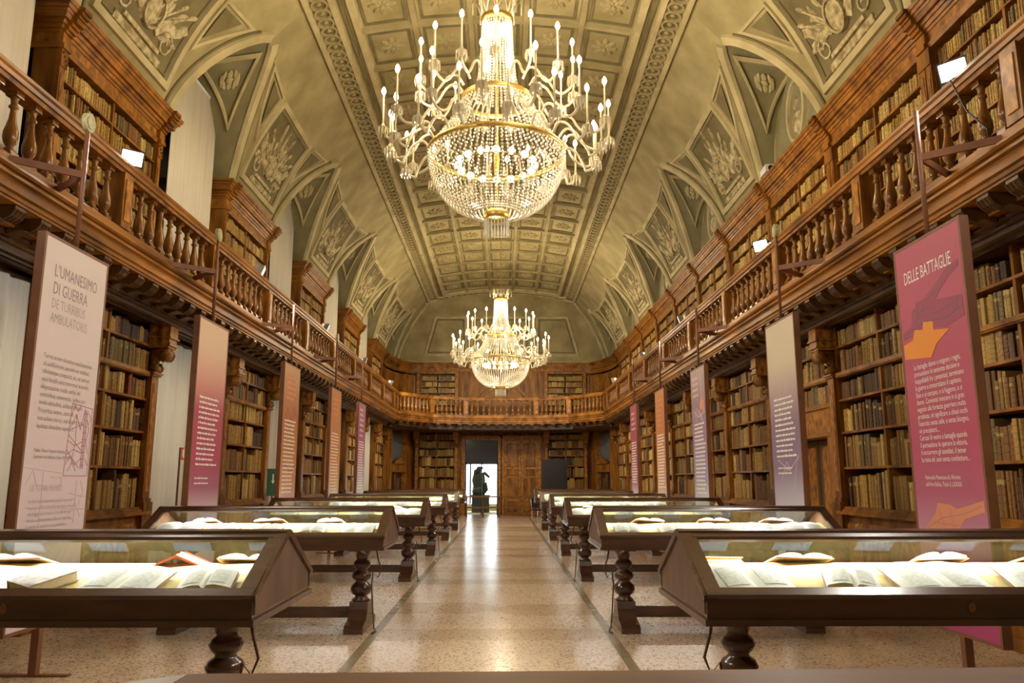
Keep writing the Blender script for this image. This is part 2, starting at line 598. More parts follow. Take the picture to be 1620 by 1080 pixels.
def ribbon(mb, pts, w, th, fn, closed=False):
    """raised band along a polyline in a flat chart; fn(a, y, off) maps to space"""
    n = len(pts)
    rings = []
    for i in range(n):
        if closed:
            p, q = pts[i - 1], pts[(i + 1) % n]
        else:
            p, q = pts[max(i - 1, 0)], pts[min(i + 1, n - 1)]
        c = pts[i]
        d1 = (c[0] - p[0], c[1] - p[1])
        d2 = (q[0] - c[0], q[1] - c[1])
        l1 = math.hypot(*d1) or 1
        l2 = math.hypot(*d2) or 1
        n1 = (-d1[1] / l1, d1[0] / l1)
        n2 = (-d2[1] / l2, d2[0] / l2)
        if math.hypot(*d1) < 1e-9: n1 = n2
        if math.hypot(*d2) < 1e-9: n2 = n1
        mx, my = n1[0] + n2[0], n1[1] + n2[1]
        k = mx * mx + my * my
        if k < 0.1: mx, my, k = n1[0] * 2, n1[1] * 2, 4
        mx, my = mx * 2 / k, my * 2 / k
        h = w / 2
        rings.append([fn(c[0] - mx * h, c[1] - my * h, -0.01), fn(c[0] - mx * h * .75, c[1] - my * h * .75, th), fn(c[0] + mx * h * .75, c[1] + my * h * .75, th), fn(c[0] + mx * h, c[1] + my * h, -0.01)])
    if closed:
        rings.append(rings[0])
    mb.loft(rings, cap=not closed)


def subdiv(pts, step=0.18, closed=False):
    out = []
    n = len(pts)
    for i in range(n if closed else n - 1):
        p, q = pts[i], pts[(i + 1) % n]
        m = max(1, int(math.hypot(q[0] - p[0], q[1] - p[1]) / step))
        for j in range(m):
            out.append((p[0] + (q[0] - p[0]) * j / m, p[1] + (q[1] - p[1]) * j / m))
    if not closed: out.append(pts[-1])
    return out


def blob(mb, ca, cy, ra, ry, th, ang, fn, seg=10):
    """flattened dome in the chart"""
    rings = []
    for k, hh in ((1.0, 0.0), (0.8, 0.75), (0.4, 1.0)):
        ring = []
        for j in range(seg):
            u, v = ra * k * math.cos(2 * PI * j / seg), ry * k * math.sin(2 * PI * j / seg)
            ring.append(fn(ca + u * math.cos(ang) - v * math.sin(ang), cy + u * math.sin(ang) + v * math.cos(ang), th * hh - 0.004))
        rings.append(ring)
    mb.loft(rings)


ceil = tag(empty('ceiling', (0, 0, 0)), kind='structure')


def surf_mesh(name, mat, rows, smooth=True):
    mb = MB()
    mb.loft(rows, cap=False, closed=False)
    return mb.mesh(name, mat, smooth)


NA = 22
# pendentive over a bookcase bay, shared by all of them
rows = []
for i in range(NA + 1):
    a = ARC * i / NA
    e = BAY - groin(a)
    rows.append([cv(a, -e + 2 * e * j / 14) for j in range(15)])
pend_me = surf_mesh('pendentive', 'fresco', rows)
frame_mb, dark_mb = MB(), MB()
for sy in (-1, 1):
    path = [(A_APEX * q / 24, sy * (BAY - groin(A_APEX * q / 24) - .09)) for q in range(25)]
    ribbon(frame_mb, path, .20, .05, cv)
    path = [(A_APEX * q / 24 + .0, sy * (BAY - groin(A_APEX * q / 24) - .25)) for q in range(24)]
    ribbon(dark_mb, path, .05, .025, cv)
groin_me = frame_mb.mesh('groin_rib', 'fresco_light')
groin_line_me = dark_mb.mesh('groin_line', 'fresco_dark')
panel_rect = [(.52, -.98), (2.12, -.98), (2.12, .98), (.52, .98)]
mb = MB(); ribbon(mb, subdiv(panel_rect, .2, True), .13, .045, cv, True); pf1 = mb.mesh('panel_frame', 'fresco_light')
mb = MB(); ribbon(mb, subdiv([(.63, -.87), (2.01, -.87), (2.01, .87), (.63, .87)], .2, True), .05, .02, cv, True); pf2 = mb.mesh('panel_line', 'fresco_dark')
mb = MB()
rows = [[cv(.6 + 1.44 * i / 8, -.9 + 1.8 * j / 8, .006) for j in range(9)] for i in range(9)]
mb.loft(rows, cap=False, closed=False)
pfield = mb.mesh('panel_field', 'fresco_dark', True)
tris = []
for sy in (-1, 1):
    mb = MB()
    ribbon(mb, subdiv([(1.28, sy * 1.14), (2.16, sy * 1.14), (2.30, sy * 2.05)], .15, True), .07, .035, cv, True)
    tris.append(mb.mesh('triangle_frame', 'fresco_light'))
    mb = MB()
    mb.loft([[cv(1.5, sy * 1.22, .012), cv(1.8, sy * 1.22, .012), cv(2.08, sy * 1.22, .012), cv(2.17, sy * 1.75, .012)], [cv(1.5, sy * 1.22, .02), cv(1.8, sy * 1.22, .02), cv(2.08, sy * 1.22, .02), cv(2.17, sy * 1.75, .02)]])
    tris.append(mb.mesh('triangle_field', 'fresco_dark'))


def trophy(seed, fn, sa=1.0, sy=1.0, ca=1.28):
    """grisaille trophy of arms: shield, helmet, lances, banners, leaves on a plinth"""
    r = random.Random(seed)
    mb = MB()
    F = lambda a, y, off: fn(ca + (a - 1.28) * sa, y * sy, off)
    ribbon(mb, [(.70, -.55), (.70, .55)], .12, .03, F)
    ribbon(mb, [(.80, -.42), (.80, .42)], .07, .045, F)
    for k in range(7):
        an = -1.1 + 2.2 * k / 6 + r.uniform(-.1, .1)
        L = r.uniform(.75, 1.05)
        ribbon(mb, [(.95 + .1 * math.cos(an), .1 * math.sin(an)), (.95 + L * math.cos(an), L * .8 * math.sin(an))], .035, .03, F)
        blob(mb, .95 + L * math.cos(an), L * .8 * math.sin(an), .1, .04, .035, math.atan2(.8 * math.sin(an), math.cos(an)), F, 6)
    blob(mb, 1.12, r.uniform(-.1, .1), .24, .2, .06, 0, F, 14)
    mbp = [(1.12 + .21 * math.cos(2 * PI * j / 14), .18 * math.sin(2 * PI * j / 14)) for j in range(14)]
    ribbon(mb, mbp, .04, .07, F, True)
    blob(mb, 1.5, r.uniform(-.15, .15), .15, .13, .07, r.uniform(-.4, .4), F, 10)
    for s in (-1, 1):
        fl_ = [(1.0 + .05 * k + .05 * math.sin(k * 1.3 + s), s * (.2 + .085 * k)) for k in range(7)]
        ribbon(mb, fl_, .15, .035, F)
        for k in range(16):
            an = r.uniform(.1, 1.55)
            d = r.uniform(.35, .72)
            blob(mb, .95 + d * math.cos(an) * .9, s * d * math.sin(an), .12, .04, .03, s * an + r.uniform(-.4, .4), F, 7)
        sp = [(.95 + (.16 - .012 * k) * math.cos(k * .75), s * (.48 + (.16 - .012 * k) * math.sin(k * .75))) for k in range(11)]
        ribbon(mb, sp, .035, .03, F)
    return mb.mesh('trophy_relief', 'fresco_art')


trophies = [trophy(k, cv, 1.12, 1.15, 1.30) for k in range(3)]
# lunette web (both halves) behind the groin, out to the wall
rows_p, rows_m = [], []
web = MB()
for sy in (-1, 1):
    rows = []
    for i in range(19):
        a = A_APEX * i / 18
        g = groin(a)
        x, z = cove(a)
        rows.append([(x + (WALL + .01 - x) * j / 4, sy * g, z - .25 * (j / 4) * (i / 18)) for j in range(5)])
    web.loft(rows, cap=False, closed=False)
web_me = web.mesh('lunette_web', 'fresco_web', True)
trim_parts = []
for sy in (-1, 1):
    def wf(u, q, off, sy=sy):
        # u: 0..1 along the arch from springing to apex, q: 0..1 from the groin to the wall
        a = A_APEX * min(1, max(0, u))
        g = groin(a)
        x, z = cove(a)
        return (x + (WALL - x) * q, sy * (g - off * .9), z - .25 * q * u - off * .5)
    mb = MB()
    ribbon(mb, subdiv([(.48, .32), (.93, .10), (.93, .80)], .06, True), .035, .05, wf, True)
    trim_parts.append(mb.mesh('web_panel_frame', 'fresco_light'))
    mb = MB()
    for k in range(8):
        an = 2 * PI * k / 8
        blob(mb, .80 + .035 * math.cos(an), .42 + .11 * math.sin(an), .03, .05, .04, an, wf, 6)
    blob(mb, .80, .42, .022, .06, .06, 0, wf, 8)
    trim_parts.append(mb.mesh('web_rosette', 'fresco_light'))

BAYC = [Y0 + BAY / 2 + 2 * BAY * k for k in range(-2, 5)]          # pendentive centres
LUNC = [Y0 - BAY / 2 + 2 * BAY * k for k in range(-1, 6)]          # lunette centres
for s in (1, -1):
    rz = 0 if s == 1 else PI
    for i, c in enumerate(BAYC):
        link('pendentive', pend_me, ceil, (0, c, 0), rz)
        if c < 3: continue
        link('groin_rib', groin_me, ceil, (0, c, 0), rz)
        link('groin_line', groin_line_me, ceil, (0, c, 0), rz)
        link('panel_field', pfield, ceil, (0, c, 0), rz)
        link('panel_frame', pf1, ceil, (0, c, 0), rz)
        link('panel_line', pf2, ceil, (0, c, 0), rz)
        link('trophy_relief', trophies[(i + (s > 0)) % 3], ceil, (0, c, 0), rz)
        for t_ in tris:
            link('triangle_field' if 'field' in t_.name else 'triangle_frame', t_, ceil, (0, c, 0), rz)
    for c in LUNC:
        link('lunette_web', web_me, ceil, (0, c, 0), rz)
        if c < 3: continue
        for t_ in trim_parts:
            link('web_rosette' if 'rosette' in t_.name else 'web_panel_frame', t_, ceil, (0, c, 0), rz)
    # last strip of cove from the last lunette to the hip of the far end, and the plain strip behind the camera
    rows = []
    yl = LUNC[-1]
    for i in range(NA + 1):
        a = ARC * i / NA
        x, z = cove(a)
        y0, y1 = yl + groin(a), YEND - (P0[0] - x)
        rows.append([(s * x, y0 + (y1 - y0) * j / 6, z) for j in range(7)])
    link('end_pendentive', surf_mesh('end_pendentive', 'fresco', rows), ceil)
    mb = MB()
    ribbon(mb, [(A_APEX * q / 24, yl + groin(A_APEX * q / 24) + .09) for q in range(25)], .18, .05, lambda a, y, off: (s * cove(a, off)[0], y, cove(a, off)[1]))
    link('groin_rib', mb.mesh('groin_rib', 'fresco_light'), ceil)
    mb = MB()
    hip = []
    for q in range(25):
        x, z = cove(ARC * q / 24)
        hip.append((s * (x - .03), YEND - (P0[0] - x) - .03, z - .03))
    mb.tube(hip, .07, 6)
    link('hip_rib', mb.mesh('hip_rib', 'fresco_light', True), ceil)
    rows = [[(s * cove(ARC * i / NA)[0], YBACK + (BAYC[0] - BAY - YBACK) * j / 2, cove(ARC * i / NA)[1]) for j in range(3)] for i in range(NA + 1)]
    link('cove', surf_mesh('cove', 'fresco', rows), ceil)
# far end cove
def ecv(a, xx, off=0.0):
    x, z = cove(a, off)
    return (xx, YEND - (P0[0] - x), z)
rows = []
for i in range(NA + 1):
    a = ARC * i / NA
    x = cove(a)[0]
    rows.append([ecv(a, -x + 2 * x * j / 20) for j in range(21)])
link('end_cove', surf_mesh('end_cove', 'fresco', rows), ceil)
for rect in ([(.62, -1.35), (2.45, -1.35), (2.45, 1.35), (.62, 1.35)], [(.62, 1.6), (2.45, 1.6), (2.45, 2.95), (.62, 3.5)], [(.62, -3.5), (2.45, -2.95), (2.45, -1.6), (.62, -1.6)]):
    mb = MB(); ribbon(mb, subdiv(rect, .2, True), .13, .045, ecv, True)
    link('panel_frame', mb.mesh('panel_frame', 'fresco_light'), ceil)
    ca, cy = sum(p[0] for p in rect) / 4, sum(p[1] for p in rect) / 4
    mb = MB(); ribbon(mb, subdiv([(ca + (p[0] - ca) * .86, cy + (p[1] - cy) * .86) for p in rect], .2, True), .05, .02, ecv, True)
    link('panel_line', mb.mesh('panel_line', 'fresco_dark'), ceil)
link('trophy_relief', trophy(11, ecv, 1.1, 1.15, 1.5), ceil)
mb = MB(); ribbon(mb, subdiv([(.3, -4.7), (.3, 4.7)], .5), .16, .07, ecv)
link('end_moulding', mb.mesh('end_moulding', 'fresco_light'), ceil)

# central field
XF = P2[0]
YC0, YC1 = YBACK, YEND - (P0[0] - XF)
def top(x, y, off=0.0):
    return (x, y, 9.30 + .42 * (1 - (x / XF) ** 2) - off)
rows = [[top(-XF + 2 * XF * i / 24, y) for y in (YC0, YC1)] for i in range(25)]
link('central_field', surf_mesh('central_field', 'fresco', rows), ceil)
link('roof_slab', MB().box(-WALL - .3, WALL + .3, YBACK - .3, YEND + .3, 10.2, 10.4).mesh('roof_slab', 'plaster'), ceil)
_xs = [-XF + 2 * XF * i / 24 for i in range(25)]
link('end_fill', MB().add([top(x, YC1) for x in _xs] + [(x, YC1, 9.30) for x in _xs], [(i, i + 1, i + 26, i + 25) for i in range(24)]).mesh('end_fill', 'fresco'), ceil)
YV0 = 5.0
for s in (-1, 1):
    for x, w, th, mt in ((3.20, .10, .07, 'fresco_light'), (2.80, .09, .07, 'fresco_light'), (2.66, .06, .04, 'fresco_dark'), (2.50, .13, .09, 'fresco_light')):
        mb = MB(); ribbon(mb, [(s * x, YV0), (s * x, YC1 - (XF - x))], w, th, top)
        link('long_moulding', mb.mesh('long_moulding', mt), ceil)
    mb = MB(); ribbon(mb, [(s * 3.0, YV0), (s * 3.0, YC1 - .27)], .28, .012, top)
    link('band_field', mb.mesh('band_field', 'fresco_dark'), ceil)
for d, w, th, mt in ((.07, .10, .07, 'fresco_light'), (.47, .09, .07, 'fresco_light'), (.61, .06, .04, 'fresco_dark'), (.77, .13, .09, 'fresco_light')):
    x = XF - d
    mb = MB(); ribbon(mb, subdiv([(-x, YC1 - d), (x, YC1 - d)], .4), w, th, top)
    link('cross_moulding', mb.mesh('cross_moulding', mt), ceil)
# guilloche: linked rings along the band
ring = MB()
ribbon(ring, [(.135 * math.cos(2 * PI * j / 14), .135 * math.sin(2 * PI * j / 14)) for j in range(14)], .055, .035, lambda a, y, off: (a, y, -off), True)
blob(ring, 0, 0, .05, .05, .03, 0, lambda a, y, off: (a, y, -off), 7)
ring_me = ring.mesh('guilloche_ring', 'fresco_mid')
n = int((YC1 - 6 - .4) / .26)
for s in (-1, 1):
    for k in range(n):
        y = 6 + .26 * k
        p = top(s * 3.0, y, .012)
        o = link('guilloche_ring', ring_me, ceil, p)
        o.rotation_euler = (0, s * math.atan(.84 * 3.0 / XF ** 2), 0)
for k in range(22):
    link('guilloche_ring', ring_me, ceil, top(-2.73 + .26 * k, YC1 - .27, .012))
# coffers
CY0, CSTEP = 7.0, 1.32
CN = 20
for x in (-1.5, -.5, .5, 1.5):
    mb = MB(); ribbon(mb, [(x, YV0), (x, YC1 - .8)], .13, .075, top)
    link('coffer_rib', mb.mesh('coffer_rib', 'fresco_mid'), ceil)
for k in range(CN + 1):
    y = CY0 + CSTEP * k - CSTEP / 2
    mb = MB(); ribbon(mb, subdiv([(-2.5, y), (2.5, y)], .3), .13, .07, top)
    link('coffer_rib', mb.mesh('coffer_rib', 'fresco_mid'), ceil)
flat = lambda a, y, off: (a, y, -off)
rs = MB()
for k in range(8):
    an = 2 * PI * k / 8
    blob(rs, .15 * math.cos(an), .19 * math.sin(an), .11, .055, .045, math.atan2(.19 * math.sin(an), .15 * math.cos(an)), flat, 7)
for k in range(8):
    an = 2 * PI * (k + .5) / 8
    blob(rs, .09 * math.cos(an), .11 * math.sin(an), .07, .04, .06, an, flat, 6)
blob(rs, 0, 0, .05, .05, .09, 0, flat, 8)
ros_me = rs.mesh('rosette', 'fresco_mid')
cf = MB()
ribbon(cf, [(-.36, -.5), (.36, -.5), (.36, .5), (-.36, .5)], .06, .03, flat, True)
cof_me = cf.mesh('coffer_frame', 'fresco_dark')
for k in range(CN):
    for x in (-2, -1, 0, 1, 2):
        y = CY0 + CSTEP * k
        if y > YC1 - 1.3: continue
        tilt = math.atan(.84 * x / XF ** 2)
        for nm, me_ in (('rosette', ros_me), ('coffer_frame', cof_me)):
            o = link(nm, me_, ceil, top(x, y, .004))
            o.rotation_euler = (0, tilt, 0)

# painted oval medallions on the right wall inside the lunettes
for c in LUNC:
    if c < 3: continue
    mb = MB()
    tym = MB().loft([[(4.975, c + y, z) for y, z in ((-1.36, 6.5), (1.36, 6.5), (1.2, 7.6), (.75, 8.3), (0, 8.85), (-.75, 8.3), (-1.2, 7.6))], [(5.02, c + y, z) for y, z in ((-1.36, 6.5), (1.36, 6.5), (1.2, 7.6), (.75, 8.3), (0, 8.85), (-.75, 8.3), (-1.2, 7.6))]])
    link('tympanum', tym.mesh('tympanum', 'fresco_web'), wr)
    mb = MB()
    ribbon(mb, [(6.8, -1.12), (7.6, -1.0), (8.2, -.62), (8.6, 0), (8.2, .62), (7.6, 1.0), (6.8, 1.12)], .1, .03, lambda a, y, off, c=c: (4.975 - off, c + y, a))
    link('tympanum_band', mb.mesh('tympanum_band', 'fresco'), wr)
    mb = MB()
    wm = lambda a, y, off, c=c: (4.975 - off, c + y, 7.55 + a)
    ribbon(mb, [(.52 * math.cos(2 * PI * j / 20), .36 * math.sin(2 * PI * j / 20)) for j in range(20)], .09, .05, wm, True)
    link('medallion_frame', mb.mesh('medallion_frame', 'fresco_light'), wr)
    mb = MB()
    blob(mb, 0, 0, .46, .31, .012, 0, wm, 20)
    link('medallion_field', mb.mesh('medallion_field', 'fresco_web'), wr)
    mb = MB()
    blob(mb, .14, .02, .13, .1, .05, 0, wm, 10)
    blob(mb, -.2, 0, .2, .2, .05, 0, wm, 10)
    link('medallion_bust', mb.mesh('medallion_bust', 'fresco_art'), wr)

# ================================================================== BOOKS (collected first, then split into singles and a mass)
BOOKC = [((.34, .19, .042), 5), ((.48, .295, .065), 5), ((.25, .118, .027), 4), ((.15, .067, .018), 3), ((.08, .040, .015), 2), ((.64, .45, .14), 3), ((.28, .07, .02), 1), ((.43, .255, .072), 3), ((.21, .145, .046), 2)]
_pool = [c for c, k in BOOKC for _ in range(k)]
NAMES = dict(zip([c for c, k in BOOKC], ['tan', 'ochre', 'brown', 'dark brown', 'blackish brown', 'pale vellum', 'reddish', 'light tan', 'olive brown']))
_pool_up = [BOOKC[i][0] for i in (0, 1, 1, 1, 5, 5, 7, 7, 2, 8)]
books = []       # dict(pos, rz, w, h, d, col, unit, row, big)


def fill_row(origin, rz, x0, x1, z, hmax, ly, wmin, wmax, unit, row, hfrac=(.68, .93), gap=.03, depth=.17):
    x = x0
    run, colr, hh, ww = 0, None, 0, 0
    ca, sa = math.cos(rz), math.sin(rz)
    while x < x1 - wmin:
        if run <= 0:
            run = R.choice((1, 1, 2, 3, 4, 6, 9))
            colr = R.choice(_pool if wmax > .045 else _pool_up)
            if colr[1] < .08 and colr[0] > .2: run = 1
            hh = hmax * R.uniform(*hfrac)
            ww = R.uniform(wmin, wmax)
            if R.random() < gap:
                x += R.uniform(.02, .09)
        w = min(ww * R.uniform(.9, 1.1), x1 - x)
        lx, l_y = x + w / 2, ly + R.uniform(-.02, .008)
        wp = (origin[0] + lx * ca - l_y * sa, origin[1] + lx * sa + l_y * ca, z)
        k = R.uniform(.75, 1.25)
        books.append(dict(pos=wp, rz=rz, w=w * .96, h=hh * R.uniform(.97, 1.03), d=depth, base=colr, col=tuple(min(1, c * k) for c in colr), unit=unit, row=row))
        x += w
        run -= 1


# ================================================================== LOWER BOOKCASES
ROWS = [1.16, 1.68, 2.15, 2.59, 2.95, 3.32, 3.61]


def console_mesh():
    """carved scroll bracket in local wall axes, centred x=0, z 0 at the pilaster cap"""
    mb = MB()
    prof = [(0, 0), (.05, .0), (.09, .05), (.07, .12), (.05, .16), (.10, .19), (.17, .17), (.22, .20), (.25, .26), (.25, .33), (0, .33)]
    mb.prism_x(prof, -.085, .085)
    for (cy, cz, r) in ((.17, .235, .085), (.055, .055, .055)):
        for sx in (-1, 1):
            pts = []
            for k in range(20):
                an = k * .62
                rr = r * (1 - k / 24)
                pts.append((sx * (.088 + .004 * (k / 20)), cy + rr * math.cos(an), cz + rr * math.sin(an)))
            mb.tube(pts, .014, 5)
        mb.loft([[(x, cy + r * math.cos(2 * PI * j / 12), cz + r * math.sin(2 * PI * j / 12)) for j in range(12)] for x in (-.1, .1)])
    for k in range(5):
        zz = .06 + .055 * k
        for sx in (-1, 1):
            mb.lathe([(.001, zz - .025), (.022, zz), (.001, zz + .025)], 6, (sx * .055, .07 + .035 * k * .6))
    return mb.mesh('scroll_console', 'wood_red', True)


CONSOLE = console_mesh()
blk = MB()
blk.box(-.13, .13, -.02, .25, .33, .36).box(-.145, .145, -.02, .275, .36, .40).box(-.125, .125, -.02, .255, .40, .46).box(-.15, .15, -.02, .28, .46, .485).box(-.13, .13, -.02, .265, .485, .70).box(-.15, .15, -.02, .285, .70, .735)
BLOCK = blk.mesh('console_block', 'burl')
pil = MB()
pil.box(-.10, .10, -.02, .05, 1.16, 2.90).box(-.125, .125, -.02, .075, 2.90, 2.925).box(-.14, .14, -.02, .095, 2.925, 2.95)
pil.box(-.13, .13, -.02, .09, 1.06, 1.22).box(-.115, .115, -.02, .07, 1.22, 1.27)
PIL = pil.mesh('pilaster', 'wood')
PILP = MB().box(-.06, .06, .05, .056, 1.36, 2.80).mesh('pilaster_panel', 'burl')
PBASE = MB().box(-.16, .16, -.02, .10, 0.0, .14).box(-.14, .14, -.02, .08, .14, 1.06).mesh('pilaster_base', 'wood')


def lower_bookcase(y, side, label, pil_at, unit, door=False, group=None, W=BAY, x=LOW):
    rz = RIGHT if side > 0 else LEFT
    t = empty('bookcase', (side * x, y, 0), rz, label, 'bookcase', group)
    h = W / 2
    z_from = ROWS[0]
    if not door:
        c = MB().box(-h, h, -.5, 0, .12, 1.06).box(-h, h, -.5, .03, 0, .12)
        link('cupboard_base', c.mesh('cupboard_base', 'wood'), t)
        for sx in (-1, 1):
            for q in (0, 1):
                xx = sx * (h * .5) + (q - .5) * h * .46
                p = MB(); p.loft([[(xx - .24, 0, .22), (xx + .24, 0, .22), (xx + .24, 0, .96), (xx - .24, 0, .96)], [(xx - .2, .025, .26), (xx + .2, .025, .26), (xx + .2, .025, .92), (xx - .2, .025, .92)]])
                link('base_panel', p.mesh('base_panel', 'burl'), t)
        g = MB().box(-h, h, -.5, .10, 1.06, 1.10).box(-h, h, -.5, .07, 1.10, 1.13).box(-h, h, -.5, .04, 1.13, 1.16)
        link('ledge', g.mesh('ledge', 'wood_h'), t)
    link('back_panel', MB().box(-h, h, -.5, -.36, .02, 3.72).mesh('back_panel', 'shelf_back'), t)
    for sx in (-1, 1):
        link('side_panel', MB().box(sx * h - (.11 if sx > 0 else 0), sx * h + (0 if sx > 0 else .11), -.48, .0, 0.02 if door else 1.10, 3.72).mesh('side_panel', 'wood'), t)
    link('top_rail', MB().box(-h, h, -.48, .015, 3.61, 3.72).mesh('top_rail', 'wood_h'), t)
    levels = ROWS[3:] if door else ROWS
    for i, z in enumerate(levels[:-1]):
        if i == 0 and not door: continue
        thick = z == 2.95
        s_ = MB().box(-h + .1, h - .1, -.4, -.005, z - .03, z)
        if thick: s_.box(-h + .1, h - .1, -.1, .035, z - .05, z - .0).box(-h + .1, h - .1, -.1, .02, z - .065, z - .05)
        link('shelf', s_.mesh('shelf', 'wood_h'), t)
    link('divider', MB().box(-.02, .02, -.38, -.01, levels[0], 3.61).mesh('divider', 'wood'), t)
    if door:
        z0 = 2.55
        link('painted_panel', MB().box(-h + .1, h - .1, -.3, -.01, 2.14, 2.52).mesh('painted_panel', 'burl'), t)
        lin = MB()
        for z in (2.12, 2.52): lin.box(-h + .1, h - .1, -.3, .02, z, z + .05)
        link('panel_moulding', lin.mesh('panel_moulding', 'wood_h'), t)
        for sx in (-1, 1):
            d = link('door_leaf', MB().box(min(sx * .01, sx * .95), max(sx * .01, sx * .95), -.30, -.25, .02, 2.1).mesh('door_leaf', 'wood_dark'), t)
            for z0, z1 in ((.12, .78), (.88, 2.0)):
                p = MB(); a_, b_ = sorted((sx * .12, sx * .84)); p.loft([[(a_, -.25, z0), (b_, -.25, z0), (b_, -.25, z1), (a_, -.25, z1)], [(a_ + .06, -.225, z0 + .06), (b_ - .06, -.225, z0 + .06), (b_ - .06, -.225, z1 - .06), (a_ + .06, -.225, z1 - .06)]])
                link('door_panel', p.mesh('door_panel', 'burl'), d)
        for sx in (-1, 1):
            a_, b_ = sorted((sx * .95, sx * 1.22))
            link('door_jamb', MB().box(a_, b_, -.34, 0, .02, 2.14).mesh('door_jamb', 'wood'), t)
    for px in pil_at:
        p = link('pilaster', PIL, t, (px, 0, 0))
        link('pilaster_panel', PILP, p)
        link('pilaster_base', PBASE, t, (px, 0, 0))
        c = link('scroll_console', CONSOLE, t, (px, 0, 2.95))
        link('console_block', BLOCK, c)
    for i in range(len(levels) - 1):
        z, zt = levels[i], levels[i + 1]
        for (a, b) in ((-h + .13, -.03), (.03, h - .13)):
            fill_row(t.location, rz, a, b, z + .001, zt - z - .03, -.03, .032, .062, unit, len(levels) - 1 - i, (.66, .95))
    return t


RK = list(range(-1, 9))
for k in RK:
    y = Y0 + BAY * (k + .5)
    if k == 1:
        lab = 'right wall bookcase with small panelled double door under its three top shelves'
    else:
        lab = {-1: 'tall walnut bookcase behind the crimson banner, nearest on the right', 0: 'tall walnut bookcase between crimson and cream-to-violet banners on the right'}.get(k, 'tall walnut bookcase, %s from the camera along the right wall' % ordinal(k + 2))
    lower_bookcase(y, 1, lab, [BAY / 2], 'R%d' % k, door=(k == 1), group='lower bookcases along the right wall')
LK = [0, 2, 4, 6, 8]
for i, k in enumerate(LK):
    lab = ['tall walnut bookcase just beyond the pale pink banner on the left'][0] if i == 0 else 'tall walnut bookcase between white drapes, %s from the camera on the left' % ordinal(i + 1)
    lower_bookcase(Y0 + BAY * (k + .5), -1, lab, [-BAY / 2 + .1, BAY / 2 - .1], 'L%d' % k, group='lower bookcases along the left wall')

# ================================================================== UPPER BOOKCASES
ZB = 4.08
CORN = [(2.06, 2.14, .03), (2.14, 2.30, .015), (2.30, 2.34, .04), (2.34, 2.40, .07), (2.40, 2.45, .10), (2.45, 2.53, .15), (2.53, 2.57, .17), (2.57, 2.63, .20), (2.63, 2.69, .225)]
CORN = [(2.20 + (a_ - 2.06) * .778, 2.20 + (b_ - 2.06) * .778, c_) for a_, b_, c_ in CORN]
UR = [.22 + .283 * i for i in range(8)]


def upper_bookcase(y, side, label, unit, returns, group):
    rz = RIGHT if side > 0 else LEFT
    t = empty('gallery_bookcase', (side * UPP, y, ZB), rz, label, 'bookcase', group)
    h = BAY / 2
    link('back_panel', MB().box(-h, h, -.42, -.27, 0, 2.24).mesh('back_panel', 'shelf_back'), t)
    link('plinth', MB().box(-h, h, -.42, .02, 0, .16).box(-h, h, -.42, .035, .16, .20).mesh('plinth', 'wood_h'), t)
    for sx in (-1, 1):
        a, b = sorted((sx * (h - .13), sx * h))
        link('side_panel', MB().box(a, b, -.42, 0, .2, 2.21).mesh('side_panel', 'wood'), t)
        p = link('pilaster', MB().box(a + .01, b - .01, 0, .035, .2, 2.0).box(a, b, 0, .05, 2.0, 2.20).mesh('pilaster', 'wood'), t)
        link('pilaster_panel', MB().box(a + .035, b - .035, .035, .042, .32, 1.92).mesh('pilaster_panel', 'burl'), p)
        if returns:
            q = MB()
            for j in range(4):
                q.lathe([(.001, 2.02 + .04 * j), (.018, 2.04 + .04 * j), (.001, 2.06 + .04 * j)], 6, ((a + b) / 2 - .04 + .027 * j, .055))
            link('capital', q.mesh('capital', 'wood_red'), p)
    link('divider', MB().box(-.018, .018, -.3, -.01, .2, 2.21).mesh('divider', 'wood'), t)
    for z in UR[:-1]:
        link('shelf', MB().box(-h + .13, h - .13, -.3, -.005, z - .022, z).mesh('shelf', 'wood_h'), t)
    names = ['architrave', 'frieze', 'bed_moulding', 'bed_moulding', 'dentil_band', 'corona', 'cyma', 'cyma', 'cornice_top']
    for (z0, z1, p), nm in zip(CORN, names):
        e = p if returns else 0
        c = MB()
        pr = p if nm in ('frieze', 'architrave') else p
        c.loft([[(-h - e, -.42, z0), (h + e, -.42, z0), (h + e, pr - .012, z0), (-h - e, pr - .012, z0)], [(-h - e, -.42, z1), (h + e, -.42, z1), (h + e, pr, z1), (-h - e, pr, z1)]])
        link(nm, c.mesh(nm, 'burl' if nm == 'frieze' else 'wood_h'), t)
    for e0, e1 in (((h - .14, h + .02), (-h - .02, -h + .14)) if returns else ((h - .09, h + .09),)):
        c = MB()
        for z0, z1, p in CORN:
            c.box(e0, e1, -.1, p + .045, z0, z1)
        link('cornice_break', c.mesh('cornice_break', 'wood'), t)
    for i in range(7):
        z = UR[i]
        for (a, b) in ((-h + .14, -.02), (.02, h - .14)):
            fill_row((side * UPP, y), rz, a, b, ZB + z + .001, .26, -.03, .02, .038, unit, 7 - i, (.72, .95), .015, .12)
    return t


for k in range(-1, 9):
    lab = 'gallery bookcase behind the balusters, %s from the camera on the right' % ordinal(k + 2)
    upper_bookcase(Y0 + BAY * (k + .5), 1, lab, 'RU%d' % k, False, 'gallery bookcases on the right')
for i, k in enumerate(LK):
    lab = 'free-standing gallery bookcase with wide cornice between blinds, %s from the camera on the left' % ordinal(i + 1)
    upper_bookcase(Y0 + BAY * (k + .5), -1, lab, 'LU%d' % k, True, 'gallery bookcases on the left')

